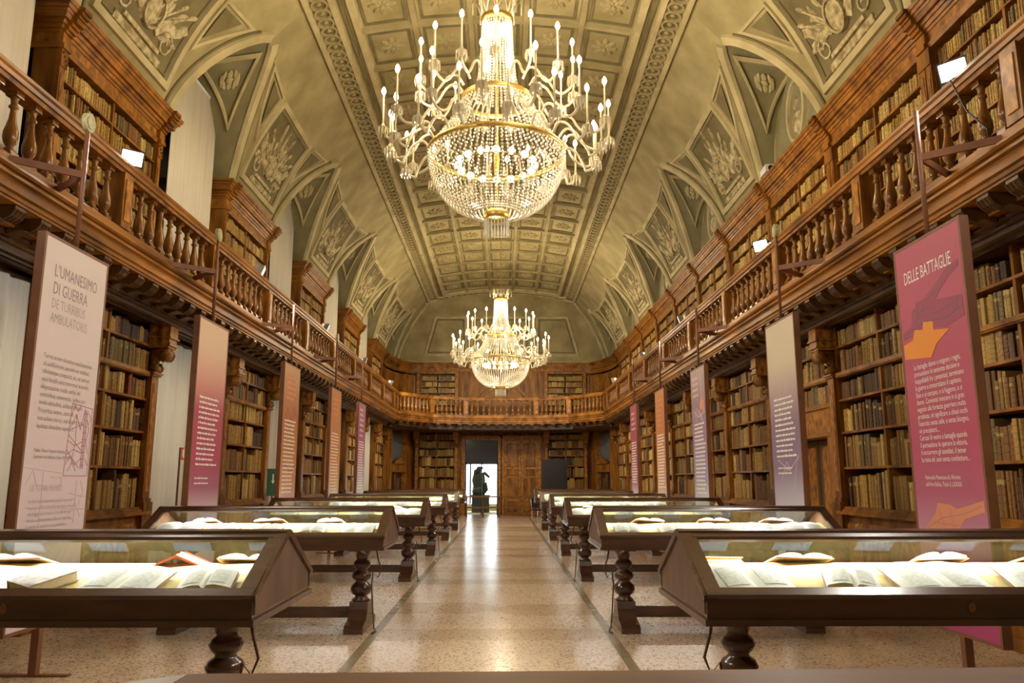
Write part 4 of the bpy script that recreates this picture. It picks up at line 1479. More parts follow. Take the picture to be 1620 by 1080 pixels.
FO = [(-.45, 2.62), (-.30, 2.64), (-.26, 2.72), (-.14, 2.70), (-.12, 2.76), (.02, 2.74), (.02, 2.67), (.24, 2.64), (.05, 2.56), (-.05, 2.46), (-.45, 2.50)]
poly_print(b, 'dark_fortress', [(-.44, 2.72), (-.30, 2.76), (-.28, 2.88), (-.22, 2.90), (-.21, 2.94), (-.10, 2.94), (.05, 3.00), (.28, 3.11), (.43, 3.13), (.43, 3.08), (.28, 3.03), (.14, 2.95), (.08, 2.90), (.44, 2.86), (.45, 2.70), (.2, 2.66), (-.1, 2.70), (-.44, 2.66)], 'plum_print')
poly_print(b, 'orange_fortress', FO, 'orange_print', .001)
lines_print(b, 'fortress_lines', [[(-.42, 2.55), (-.25, 2.58), (-.1, 2.52)], [(-.40, 2.60), (-.2, 2.60), (-.02, 2.68), (.18, 2.64)], [(-.24, 2.69), (-.05, 2.72)], [(-.3, 2.62), (-.28, 2.52)], [(-.16, 2.68), (-.12, 2.56)], [(.0, 2.72), (-.02, 2.58)]], 'plum_print', .008)
lines_print(b, 'dark_lines', [[(-.26, 2.88), (-.15, 2.82), (.1, 2.80), (.42, 2.84)], [(-.42, 2.70), (-.1, 2.76), (.2, 2.73), (.44, 2.78)], [(.32, 2.86), (.32, 2.74)], [(.36, 2.85), (.36, 2.76)], [(-.05, 2.92), (.08, 2.97), (.35, 3.09)], [(-.25, 2.78), (-.1, 2.88), (.05, 2.84)], [(-.2, 2.92), (-.2, 2.80)], [(-.1, 2.92), (-.1, 2.80)]], 'ink', .007)
poly_print(b, 'lower_fortress', [(-.45, 1.08), (-.28, 1.19), (-.2, 1.25), (-.16, 1.33), (.02, 1.32), (.1, 1.29), (.45, 1.36), (.45, 1.28), (.2, 1.22), (.1, 1.14), (-.02, 1.10)], 'orange_soft')
lines_print(b, 'lower_lines', [[(-.35, 1.12), (-.1, 1.22), (.2, 1.26), (.42, 1.32)], [(-.15, 1.30), (-.08, 1.15)], [(.0, 1.31), (.05, 1.15)], [(-.25, 1.18), (.1, 1.17)]], 'pink_line', .008)

b = banner(Rx, 9.45, 1, zs((1.2, (.56, .54, .68)), (1.45, (.36, .31, .45)), (1.65, (.22, .16, .28)), (2.2, (.24, .16, .25)), (2.6, (.42, .33, .33)), (2.9, (.58, .49, .37))), 'banner fading from cream to dusky violet beside the small door, right side', True)
dashes(b, 'text_block', -.32, .36, 1.78, 2.47, 12, 'white_print', 12)
dashes(b, 'credit', -.3, .3, 1.58, 1.64, 2, 'white_print', 13, .016)
lines_print(b, 'drawing', [[(-.3, 1.75), (-.1, 1.68), (.1, 1.62), (.4, 1.78)], [(-.2, 1.5), (0, 1.72), (.1, 1.65), (-.05, 1.62)], [(.2, 1.4), (.3, 1.65), (.4, 1.8)], [(-.1, 2.5), (-.1, 2.7)], [(0.1, 2.5), (.1, 2.75)], [(.3, 1.2), (.3, 1.35)]], 'pink_soft', .012)

b = banner(Rx, 13.6, 1, zs((1.2, (.58, .62, .76)), (1.5, (.36, .33, .52)), (2.2, (.32, .20, .33)), (2.8, (.30, .18, .24)), (3.4, (.42, .32, .30))), 'mauve banner with small orange figure, third along the right side', False)
dashes(b, 'title', -.35, .1, 2.95, 3.25, 4, 'pink_soft', 14, .04)
poly_print(b, 'orange_figure', [(.1, 2.75), (.2, 2.92), (.3, 2.84), (.42, 2.92), (.38, 2.75), (.42, 2.62), (.25, 2.7)], 'orange_soft')
lines_print(b, 'drawing', [[(.2, 3.3), (.25, 2.9), (.1, 2.65), (.3, 2.5)], [(-.35, 2.72), (0, 2.58), (.35, 2.65)], [(-.2, 2.52), (0, 2.7), (.2, 2.52)], [(-.3, 2.6), (-.1, 2.75)]], 'white_print', .01)
dashes(b, 'text_block', -.34, .4, 1.28, 2.45, 18, 'white_print', 15, .028)

b = banner(Rx, 17.0, 1, zs((1.2, (.64, .54, .50)), (1.4, (.60, .33, .21)), (2.0, (.57, .23, .08)), (2.6, (.56, .19, .03)), (3.4, (.56, .20, .03))), 'bright orange banner, fourth along the right side', False)
dashes(b, 'title', -.3, .3, 2.65, 3.2, 6, 'orange_soft', 16, .05)
dashes(b, 'text_block', -.36, .4, 1.35, 2.45, 18, 'white_print', 17, .028)

b = banner(Rx, 20.5, 1, zs((1.2, (.58, .46, .56)), (1.4, (.42, .18, .25)), (2.0, (.36, .05, .09)), (3.4, (.38, .06, .09))), 'dark crimson banner, farthest along the right side', True)
dashes(b, 'title', -.3, .3, 2.8, 3.2, 4, 'pink_soft', 18, .04)
dashes(b, 'text_block', -.36, .4, 1.45, 2.45, 16, 'white_print', 19, .028)

# ================================================================== FLOODLIGHTS
def floodlight(x, y, z, aim, label, lit, power):
    t = empty('floodlight', (x, y, z), 0, label, 'lamp', 'floodlights on the balcony rails')
    v = (Vector(aim) - Vector((x, y, z + .16))).normalized()
    q = v.to_track_quat('-Y', 'Z')
    body = MB()
    body.loft([[(-.10, .14, -.07), (.10, .14, -.07), (.10, .14, .07), (-.10, .14, .07)], [(-.15, 0, -.11), (.15, 0, -.11), (.15, 0, .11), (-.15, 0, .11)], [(-.16, -.015, -.12), (.16, -.015, -.12), (.16, -.015, .12), (-.16, -.015, .12)]])
    for k in range(5):
        body.box(-.1 + .05 * k - .006, -.1 + .05 * k + .006, .1, .19, -.06, .06)
    parts = [('housing', body.mesh('housing', 'chrome' if not lit else 'black')), ('lens', MB().box(-.135, .135, -.022, -.016, -.095, .095).mesh('lens', 'lens' if lit else 'lens_dim'))]
    for nm, me_ in parts:
        me_.transform(Matrix.Translation((0, 0, .16)) @ q.to_matrix().to_4x4() @ Matrix.Scale(.78, 4))
        link(nm, me_, t)
    yk = MB()
    yk.tube([(0, 0, 0), (0, 0, .08)], .012, 6)
    link('yoke', yk.mesh('yoke', 'black'), t)
    link('clamp', MB().box(-.05, .05, -.05, .05, -.0, .03).mesh('clamp', 'black'), t)
    ld = bpy.data.lights.new('flood_beam', 'SPOT')
    ld.energy = power
    ld.color = (1.0, .93, .81)
    ld.spot_size = math.radians(140)
    ld.spot_blend = .6
    ld.shadow_soft_size = .12
    lo = bpy.data.objects.new('flood_beam', ld)
    COL.objects.link(lo)
    lo.parent = t
    lo.location = Vector((0, 0, .16)) + v * .06
    lo.rotation_euler = v.to_track_quat('-Z', 'Y').to_euler()


RZ = 4.905
fl_specs = [(-1, 8.35, (1.0, 2.0, 1.6), 'glaring floodlight on the left rail, nearest the camera', True), (-1, 13.2, (4.2, 15.5, 1.8), 'floodlight above the burnt orange banner', False), (-1, 18.3, (4.2, 20.5, 1.8), 'floodlight on the left rail beyond the bright orange banner', False), (-1, 23.5, (4.2, 26.0, 1.8), 'second floodlight from the far end of the left rail', False), (-1, 29.0, (2.5, 33.0, 2.0), 'floodlight at the far end of the left rail', False),
            (1, 6.35, (-1.2, 1.5, 1.5), 'glaring floodlight on the right rail above the DELLE BATTAGLIE banner', True), (1, 11.6, (-2.0, 6.0, 1.8), 'lit floodlight, second along the right rail', True), (1, 17.3, (-4.2, 19.5, 1.8), 'dim floodlight above the orange banner on the right rail', False), (1, 22.4, (-4.2, 25.0, 1.8), 'floodlight fourth along the right rail', False), (1, 28.2, (-2.5, 32.0, 2.0), 'floodlight at the far end of the right rail', False),
            (-1, 3.6, (4.5, 8.5, 1.8), 'added unseen floodlight on the left rail, lighting the near shelves', False), (1, 3.4, (-4.5, 8.5, 1.8), 'added unseen floodlight on the right rail, lighting the near shelves', False)]  # unseen pair level with the camera, added to brighten the near shelves
for s, y, aim, lab, lit in fl_specs:
    floodlight(s * (BAL + .12), y, RZ, aim, lab, lit, FLOOD_W)
# floodlight cable at the near right rail
mb = MB(); mb.tube([(BAL + .1, 6.25, 5.0), (BAL - .04, 6.15, 4.86), (BAL - .02, 6.0, 4.5), (BAL + .0, 5.8, 4.25), (BAL - .03, 5.75, 4.1)], .008, 5)
tag(link('floodlight_cable', mb.mesh('floodlight_cable', 'black')), 'thin black cable looping down from the near right floodlight', 'cable')

# ================================================================== CHANDELIERS
def arm_meshes(rout, zup, rin, zin):
    pts = []
    ctrl = [(rin, zin), (rin + .10, zin + .13), (rin + .24, zin + .07), (rin + .36, zin - .12), (rout - .16, zin - .20), (rout - .03, zin - .12), (rout, zin + .03), (rout, zup)]
    for i in range(len(ctrl) - 1):
        p0, p1, p2, p3 = ctrl[max(i - 1, 0)], ctrl[i], ctrl[i + 1], ctrl[min(i + 2, len(ctrl) - 1)]
        for k in range(3):
            u = k / 3
            pts.append(tuple(.5 * (2 * p1[c] + (p2[c] - p0[c]) * u + (2 * p0[c] - 5 * p1[c] + 4 * p2[c] - p3[c]) * u * u + (3 * p1[c] - p0[c] - 3 * p2[c] + p3[c]) * u ** 3) for c in (0, 1)))
    pts.append(ctrl[-1])
    return MB().tube([(r, 0, z) for r, z in pts], .019, 6).mesh('arm', 'arm_glass', True)


cup = MB().lathe([(.012, -.06), (.03, -.04), (.055, .0), (.07, .015), (.05, .02), (.02, .05), (.018, .07)], 10)
for k in range(9):
    an = 2 * PI * k / 9
    cx, cy = .066 * math.cos(an), .066 * math.sin(an)
    cup.lathe([(.001, .01), (.008, -.01), (.011, -.07), (.001, -.10)], 5, (cx, cy))
for _i, _p in enumerate(cup.v): cup.v[_i] = (_p[0] * 1.1, _p[1] * 1.1, _p[2] * 1.15)
CUP = cup.mesh('drip_cup', 'arm_glass')
CANDLE = MB().lathe([(.014, .02), (.013, .48), (.017, .49), (.013, .50)], 8).mesh('candle', 'candle', True)
BULB = MB().lathe([(.004, .50), (.024, .525), (.034, .555), (.027, .59), (.010, .62), (.001, .63)], 8).mesh('bulb', 'bulb', True)
BALL = MB().lathe([(.002, -.055), (.04, -.035), (.055, 0), (.04, .035), (.002, .055)], 8).mesh('bulb', 'bulb', True)
ARM_LO, ARM_LO2, ARM_UP = arm_meshes(1.62, .22, .90, .26), arm_meshes(1.50, .00, .95, .06), arm_meshes(1.13, .98, .50, .98)


def bead(mb, x, y, z, r, hgt):
    mb.add([(x, y, z - hgt), (x + r, y, z), (x, y + r, z), (x - r, y, z), (x, y - r, z), (x, y, z + hgt)], [(0, 2, 1), (0, 3, 2), (0, 4, 3), (0, 1, 4), (5, 1, 2), (5, 2, 3), (5, 3, 4), (5, 4, 1)])


def strands(prof, n, step, r, phase=0.0):
    """bead strings down a profile [(r,z)...], n strings round"""
    pts = []
    L = 0
    for (r0, z0), (r1, z1) in zip(prof[:-1], prof[1:]):
        d = math.hypot(r1 - r0, z1 - z0)
        m = max(1, int(round(d / step)))
        for i in range(m):
            pts.append((r0 + (r1 - r0) * i / m, z0 + (z1 - z0) * i / m))
    mb = MB()
    for k in range(n):
        an = 2 * PI * (k + phase) / n
        c, s_ = math.cos(an), math.sin(an)
        for rr, z in pts:
            bead(mb, rr * c, rr * s_, z, r, r * 1.35)
    return mb


bowl_prof = [(.96 * math.cos(an) ** .8 + .02, -.93 * math.sin(an)) for an in [PI / 2 * .88 * i / 12 for i in range(13)]]
CH_BOWL = strands(bowl_prof, 72, .050, .0185).mesh('bead_bowl', 'crystal')
CH_SKIRT = strands([(.50, .80), (.62, .50), (.93, .06)], 52, .055, .019).mesh('bead_skirt', 'crystal')
CH_COL = strands([(.215, 2.08), (.235, 1.6), (.27, 1.2), (.34, .86)], 32, .045, .017).mesh('bead_column', 'crystal')
CH_TAS = MB()
for k in range(22):
    an = 2 * PI * k / 22
    CH_TAS.lathe([(.001, -.98), (.011, -1.0), (.013, -1.15), (.001, -1.22)], 5, (.17 * math.cos(an), .17 * math.sin(an)))
CH_TAS = CH_TAS.mesh('tassel', 'crystal')


def hoop(r, z0, z1, th, seg=48):
    mb = MB()
    rings = []
    for j in range(seg + 1):
        an = 2 * PI * j / seg
        c, s_ = math.cos(an), math.sin(an)
        rings.append([((r + d) * c, (r + d) * s_, z) for d, z in ((0, z0), (th, z0 + .01), (th * 1.4, (z0 + z1) / 2), (th, z1 - .01), (0, z1))])
    mb.loft(rings, cap=False)
    return mb


CH_RING = hoop(.965, -.035, .045, .02).mesh('gilt_ring', 'gold', True)
CH_SH = hoop(.50, .78, .86, .02).mesh('shoulder_ring', 'gold', True)
CH_TOP = hoop(.215, 2.05, 2.14, .02).mesh('top_ring', 'gold', True)
CH_BOT = hoop(.15, -.98, -.86, .02, 24).mesh('bottom_ring', 'gold', True)
CH_IN = hoop(.55, -.22, -.20, .01).mesh('lamp_ring', 'gold', True)
crown = MB()
for k in range(8):
    an = 2 * PI * k / 8
    c, s_ = math.cos(an), math.sin(an)
    crown.tube([(.22 * c, .22 * s_, 2.12), (.27 * c, .27 * s_, 2.28), (.33 * c, .33 * s_, 2.40), (.36 * c, .36 * s_, 2.36), (.36 * c, .36 * s_, 2.18)], .010, 5)
    an2 = an + PI / 8
    crown.tube([(.22 * c, .22 * s_, 2.14), (.26 * math.cos(an2), .26 * math.sin(an2), 2.42), (.22 * math.cos(an + PI / 4), .22 * math.sin(an + PI / 4), 2.14)], .007, 5)
CROWN = crown.mesh('crown', 'arm_glass', True)
STEM = MB().lathe([(.03, -.9), (.02, -.4), (.045, -.1), (.02, .3), (.03, .9), (.02, 1.4), (.02, 2.1), (.012, 2.5)], 8).mesh('stem', 'gold', True)


def chandelier(y, zr, label, n_hi):
    t = empty('crystal_chandelier', (0, y, zr), 0, label, 'chandelier', 'crystal chandeliers')
    for nm, me_ in (('bead_bowl', CH_BOWL), ('bead_skirt', CH_SKIRT), ('bead_column', CH_COL), ('tassel', CH_TAS)):
        o = link(nm, me_, t)
        o['kind'] = 'stuff'
    for nm, me_ in (('gilt_ring', CH_RING), ('shoulder_ring', CH_SH), ('top_ring', CH_TOP), ('bottom_ring', CH_BOT), ('lamp_ring', CH_IN), ('crown', CROWN), ('stem', STEM)):
        link(nm, me_, t)
    zc = 9.72 - zr
    link('chain', MB().tube([(0, 0, 2.45), (0, 0, zc)], .012, 6).mesh('chain', 'gold'), t)
    n = 0
    for (cnt, me_, r, z, ph) in ((15, ARM_LO, 1.62, .22, .0), (15, ARM_LO2, 1.50, .00, .5), (15, ARM_UP, 1.13, .98, .25)):
        for k in range(cnt):
            an = 2 * PI * (k + ph) / cnt
            a = link('arm', me_, t, (0, 0, 0), an)
            link('drip_cup', CUP, a, (r, 0, z))
            link('candle', CANDLE, a, (r, 0, z))
            link('bulb', BULB, a, (r, 0, z))
            if k % 4 == 0:
                ld = bpy.data.lights.new('candle_light', 'POINT')
                ld.energy = CHANDELIER_W
                ld.color = (1.0, .82, .55)
                ld.shadow_soft_size = .04
                lo = bpy.data.objects.new('candle_light', ld)
                COL.objects.link(lo)
                lo.parent = t
                lo.location = (r * math.cos(an), r * math.sin(an), z + .69)
                n += 1
    for k in range(16):
        an = 2 * PI * k / 16
        link('bulb', BALL, t, (.55 * math.cos(an), .55 * math.sin(an), -.17))
    for k in range(8):
        an = 2 * PI * k / 8
        link('bulb', BALL, t, (.14 * math.cos(an), .14 * math.sin(an), 1.95))
    for z in (-.35, 1.7, .5):
        ld = bpy.data.lights.new('bowl_light', 'POINT')
        ld.energy = BOWL_W
        ld.color = (1.0, .84, .60)
        ld.shadow_soft_size = .06
        lo = bpy.data.objects.new('bowl_light', ld)
        COL.objects.link(lo)
        lo.parent = t
        lo.location = (.08, 0, z)


chandelier(10.6, 6.11, 'large crystal chandelier nearest the camera', 1)
chandelier(26.0, 5.47, 'crystal chandelier hanging lower at the far end', 0)

# ================================================================== DISPLAY CASES
CL, CD = 2.44, .56          # length and half depth
hl = CL / 2


def make_case():
    t = empty('display_case', (0, 0, 0))
    # base tray with mouldings
    b = MB().box(-hl + .01, hl - .01, -CD + .01, CD - .01, .845, .93)
    b.box(-hl - .012, hl + .012, -CD - .012, CD + .012, .82, .85).box(-hl, hl, -CD, CD, .85, .868).box(-hl, hl, -CD, -CD + .05, .868, .945).box(-hl, hl, CD - .05, CD, .868, .945)
    link('tray', b.mesh('tray', 'case'), t)
    # lining: two gently sloping beds meeting below the ridge
    bed = MB().prism_x([(-CD + .05, .93), (0, 1.055), (CD - .05, .93)], -hl + .03, hl - .03)
    link('lining', bed.mesh('lining', 'lining'), t)
    # gable ends
    for sx in (-1, 1):
        a, b_ = sorted((sx * hl, sx * (hl - .03)))
        g = MB().prism_x([(-CD + .006, .868), (CD - .006, .868), (CD - .006, .945), (.05, 1.195), (-.05, 1.195), (-CD + .006, .945)], a, b_)
        link('gable', g.mesh('gable', 'case_side'), t)
        tr = MB()
        for sy in (-1, 1):
            a2, b2 = sorted((sx * (hl + .015), sx * (hl - .05)))
            tr.prism_x([(sy * CD * 1.02, .93), (sy * CD * 1.02, .962), (sy * .03, 1.232), (sy * .0, 1.232), (sy * .0, 1.205)], a2, b2)
        link('gable_rim', tr.mesh('gable_rim', 'case'), t)
    # lid frame on each slope, with a pane
    for sy in (-1, 1):
        n = Vector((0, sy * .30, .56)).normalized()
        def on(u, off):         # u 0 at the eave, 1 at the ridge
            return (sy * (CD - u * (CD - .02)) + n.y * off, .953 + u * .257 + n.z * off)
        lid = link('lid_frame', MB().prism_x([on(-.02, -.005), on(-.02, .02), on(.085, .02), on(.10, .008), on(.10, -.005)], -hl, hl).prism_x([on(.87, -.005), on(.87, .01), on(.89, .022), on(1.0, .022), on(1.0, -.005)], -hl, hl).mesh('lid_frame', 'case'), t)
        for sx in (-1, 1):
            a, b_ = sorted((sx * hl, sx * (hl - .075)))
            link('lid_stile', MB().prism_x([on(.08, -.005), on(.08, .02), on(.9, .02), on(.9, -.005)], a, b_).mesh('lid_stile', 'case'), lid)
        link('pane', MB().prism_x([on(.09, .0), on(.09, .004), on(.89, .004), on(.89, .0)], -hl + .07, hl - .07).mesh('pane', 'glass'), t)
        lk = MB().prism_y([(.0 + .018 * math.cos(2 * PI * j / 12) + .05, .905 + .024 * math.sin(2 * PI * j / 12)) for j in range(12)], sy * CD - .004 * (sy < 0), sy * CD + .004)
        link('keyhole', lk.mesh('keyhole', 'steel'), t)
    link('ridge', MB().prism_x([(-.06, 1.205), (-.05, 1.230), (0, 1.238), (.05, 1.230), (.06, 1.205)], -hl - .01, hl + .01).mesh('ridge', 'case'), t)
    link('led_strip', MB().box(-hl + .1, hl - .1, -.02, .02, 1.184, 1.192).mesh('led_strip', 'led'), t)
    # turned legs on sledge feet, stretcher
    prof = [(.085, .26), (.095, .28), (.065, .30), (.06, .32), (.095, .34), (.112, .38), (.105, .42), (.065, .455), (.06, .47), (.092, .49), (.104, .52), (.09, .55), (.06, .57), (.055, .585), (.078, .605), (.092, .635), (.08, .662), (.055, .685), (.07, .725), (.105, .775), (.115, .82)]
    leg = MB().lathe(prof, 16).mesh('leg', 'case', True)
    for sx in (-1, 1):
        link('leg', leg, t, (sx * (hl - .30), 0, 0))
        x = sx * (hl - .30)
        f = MB().prism_x([(-.40, 0), (-.40, .05), (-.36, .08), (-.20, .11), (-.13, .20), (-.12, .27), (.12, .27), (.13, .20), (.20, .11), (.36, .08), (.40, .05), (.40, 0)], x - .095, x + .095)
        link('sledge_foot', f.mesh('sledge_foot', 'case'), t)
        link('bearer', MB().prism_x([(-.45, .80), (-.45, .82), (.45, .82), (.45, .80), (.1, .74), (-.1, .74)], x - .06, x + .06).mesh('bearer', 'case'), t)
    link('stretcher', MB().box(-hl + .38, hl - .38, -.025, .025, .10, .21).mesh('stretcher', 'case'), t)
    return t


proto = make_case()
CASES = []
for s in (-1, 1):
    for k in range(6):
        o = proto if (s == -1 and k == 0) else copy_tree(proto)
        o.location = (s * 2.30, 4.45 + 4.1 * k, 0)
        if s > 0: o.rotation_euler = (0, 0, 0)
        side = 'left' if s < 0 else 'right'
        lab = ('dark wooden glazed display case nearest the camera on the %s' % side) if k == 0 else ('dark wooden glazed display case, %s row from the camera, %s of the aisle' % (ordinal(k + 1), side))
        tag(o, lab, 'display case', 'display cases along the aisle')
        CASES.append((s, k, o))
for s, k, o in CASES:
    ld = bpy.data.lights.new('case_light', 'AREA')
    ld.shape = 'RECTANGLE'
    ld.size, ld.size_y = CL - .3, .05
    ld.energy = CASE_W
    ld.color = (1.0, .97, .90)
    ld.spread = math.radians(170)
    lo = bpy.data.objects.new('case_light', ld)
    COL.objects.link(lo)
    lo.parent = o
    lo.location = (0, 0, 1.176)


def open_book_meshes(w, h, th, lift, hump):
    """open book lying flat: w half width, h height of page"""
    cov = MB().box(-w - .008, w + .008, -h / 2 - .006, h / 2 + .006, 0, .006)
    out = [('cover', cov.mesh('cover', 'brown_cover'))]
    for sx in (-1, 1):
        prof = []
        for i in range(9):
            u = i / 8
            prof.append((sx * w * u, .006 + th * (1 - u * .55) * (0.35 if i == 0 else 1) + hump * math.sin(PI * u) * (1 - u * .4)))
        poly = [(sx * 0.0, .006)] + prof + [(sx * w, .006)]
        out.append(('page_block', MB().prism_y(poly, -h / 2, h / 2).mesh('page_block', 'page', False)))
        # printed area as a thin sheet of engraving
    pr = MB()
    for sx in (-1, 1):
        for q in range(6):
            u0 = .2 + .6 * q / 6
            u1 = u0 + .1
            z = lambda u: .007 + th * (1 - u * .55) + hump * math.sin(PI * u) * (1 - u * .4) + .0012
            pr.add([(sx * w * u0, -h * .35, z(u0)), (sx * w * u1, -h * .35, z(u1)), (sx * w * u1, h * .35, z(u1)), (sx * w * u0, h * .35, z(u0))], [(0, 1, 2, 3)])
    out.append(('print', pr.mesh('print', 'grey_print')))
    return out


OB = [open_book_meshes(.19, .30, .018, 0, .014), open_book_meshes(.13, .20, .030, 0, .014), open_book_meshes(.23, .34, .014, 0, .016), open_book_meshes(.16, .26, .014, 0, .02)]


def bedz(y): return .93 + (1.055 - .93) * (1 - abs(y) / (CD - .05))


SLOPE = math.atan((1.055 - .93) / (CD - .05))


def place_open(case, lx, ly, rz, kind, label, tilt=None):
    s, k, o = case
    if tilt is None: tilt = .07 if ly < 0 else -.05
    t = empty('open_book', (0, 0, 0), 0, label, 'book', 'open books in the display cases')
    sl = SLOPE if ly < 0 else -SLOPE
    m = Matrix.Translation((o.location.x + lx, o.location.y + ly, bedz(ly) + .004 + abs(tilt) * .14)) @ Matrix.Rotation(sl + tilt, 4, 'X') @ Matrix.Rotation(rz, 4, 'Z')
    t.matrix_world = m
    for nm, me_ in OB[kind]:
        link(nm, me_, t)
    return t


def closed_book(case, lx, ly, rz, w, h, th, mat, label):
    s, k, o = case
    t = empty('closed_book', (0, 0, 0), 0, label, 'book', 'closed books in the display cases')
    sl = SLOPE if ly < 0 else -SLOPE
    t.matrix_world = Matrix.Translation((o.location.x + lx, o.location.y + ly, bedz(ly) + .004)) @ Matrix.Rotation(sl, 4, 'X') @ Matrix.Rotation(rz, 4, 'Z')
    link('cover', MB().box(-w / 2, w / 2, -h / 2, h / 2, 0, .006).box(-w / 2, w / 2, -h / 2, h / 2, th - .006, th).box(-w / 2 - .004, -w / 2 + .006, -h / 2, h / 2, 0, th).mesh('cover', mat), t)
    link('page_block', MB().box(-w / 2 + .006, w / 2 - .006, -h / 2 + .006, h / 2 - .006, .006, th - .006).mesh('page_block', 'edge'), t)


def card(case, lx, ly, w, h, label, rz=0.0):
    s, k, o = case
    me_ = MB().bevel_box(-w / 2, w / 2, -h / 2, h / 2, 0, .006, .002).mesh('caption_card', 'card')
    c = tag(link('caption_card', me_), label, 'card', 'caption cards in the display cases')
    sl = SLOPE if ly < 0 else -SLOPE
    c.matrix_world = Matrix.Translation((o.location.x + lx, o.location.y + ly, bedz(ly) + .004)) @ Matrix.Rotation(sl, 4, 'X') @ Matrix.Rotation(rz, 4, 'Z')
    return c


for case in CASES:
    s, k, o = case
    side = 'left' if s < 0 else 'right'
    where = ('nearest %s case' % side) if k == 0 else ('%s-row %s case' % (ordinal(k + 1), side))
    if k == 0:
        n = 0
        if s < 0:
            spec = [(-.42, -.30, .25, 2), (.42, -.32, -.12, 0), (.92, -.31, .1, 1), (-.85, -.30, -.2, 0), (.02, -.34, 0, None)]
            place_open(case, -.60, -.27, .25, 2, 'large open book with a page raised at the left edge of the nearest left case')
            closed_book(case, .10, -.33, -.5, .17, .26, .055, 'marbled', 'closed book with marbled cover and gilt edges in the nearest left case')
            place_open(case, .50, -.32, -.12, 0, 'open book with engraved pages beside the marbled closed book, nearest left case')
            place_open(case, .92, -.33, .12, 1, 'small thick open book at the aisle end of the nearest left case')
            place_open(case, -1.0, -.30, -.1, 0, 'open book at the outer end of the nearest left case')
            # red book lying face down, tent shaped, behind
            tb = empty('open_book', (o.location.x + .62, o.location.y + .06, 1.03), .15, 'red leather book lying face down behind the open books, nearest left case', 'book')
            for sx in (-1, 1):
                g = MB(); g.loft([[(0, -.11, .075), (sx * .15, -.11, .008), (sx * .15, -.11, .0), (0, -.11, .06)], [(0, .11, .075), (sx * .15, .11, .008), (sx * .15, .11, .0), (0, .11, .06)]])
                link('cover_board', g.mesh('cover_board', 'red_book'), tb)
            link('tie', MB().loft([[(-.001, -.012, .077), (.16, -.012, .0095), (.16, .012, .0095), (-.001, .012, .077)], [(-.001, -.012, .08), (.16, -.012, .0125), (.16, .012, .0125), (-.001, .012, .08)]]).mesh('tie', 'page'), tb)
            place_open(case, 1.0, .12, .1, 3, 'open book with warm pages behind at the aisle end, nearest left case')
            place_open(case, -.25, .10, -.1, 3, 'open book lying behind the white sheet, nearest left case')
            sh = tag(link('paper_sheet', MB().bevel_box(-.22, .22, -.12, .12, 0, .003, .001).mesh('paper_sheet', 'page')), 'blank white sheet left of the marbled closed book', 'sheet')
            sh.matrix_world = Matrix.Translation((o.location.x - .22, o.location.y - .26, bedz(-.26) + .004)) @ Matrix.Rotation(SLOPE, 4, 'X')
        else:
            place_open(case, -.93, -.30, .08, 0, 'open book at the aisle end of the nearest right case')
            place_open(case, -.42, -.33, -.25, 1, 'open book tilted on its corner, second from the aisle, nearest right case')
            place_open(case, .03, -.30, .03, 2, 'broad open book in the middle of the nearest right case')
            place_open(case, .58, -.31, -.1, 0, 'open book with dark engraving and raised cover, nearest right case')
            place_open(case, 1.0, -.31, .05, 3, 'open book at the outer end of the nearest right case')
            place_open(case, -.55, .10, .1, 3, 'open book with curling pages behind the tilted one, nearest right case')
            place_open(case, .25, .10, -.1, 1, 'small open book lying behind the broad one, nearest right case')
            place_open(case, .85, .12, .05, 3, 'open book with warm pages behind at the outer end, nearest right case')
            closed_book(case, -.98, .08, .1, .22, .15, .03, 'brown_cover', 'closed brown book behind the aisle-end book, nearest right case')
        for j, lx in enumerate((-.95, -.45, .05, .55, 1.0)):
            card(case, lx, .31, .22, .15, 'pale blue caption card, %s from the left on the rear slope, %s' % (ordinal(j + 1), where), .05)
    else:
        n = 5 if k == 1 else (4 if k < 4 else 3)
        for j in range(n):
            lx = -hl + .3 + (CL - .6) * j / (n - 1)
            place_open(case, lx, -.29, R.uniform(-.2, .2), R.choice((0, 1, 2, 3)), 'open book, %s from the left at the front of the %s' % (ordinal(j + 1), where))
        if k <= 2:
            for j in range(3):
                place_open(case, -.75 + .7 * j + R.uniform(-.1, .1), .1, R.uniform(-.2, .2), R.choice((1, 3)), 'open book, %s from the left behind the ridge of the %s' % (ordinal(j + 1), where))
            for j in range(4):
                card(case, -.85 + .55 * j, .32, .2, .14, 'pale caption card, %s from the left on the rear slope of the %s' % (ordinal(j + 1), where))
    # power cable looping from the case to the floor strip
    if k < 4:
        x = o.location.x - s * (hl - .13)
        y = o.location.y - .16
        mb = MB()
        mb.tube([(x, y, .825), (x - s * .02, y - .01, .72), (x - s * .06, y - .02, .60), (x - s * .03, y - .03, .52), (x + s * .02, y - .03, .58), (x + s * .03, y - .04, .45), (x + s * .01, y - .05, .20), (x - s * .01, y - .07, .03), (x - s * .04, y - .12, .010), (s * 1.20, y - .22, .010)], .008, 5)
        tag(link('power_cable', mb.mesh('power_cable', 'cable', True)), 'thin brown cable hanging from the %s to the floor strip' % where, 'cable')

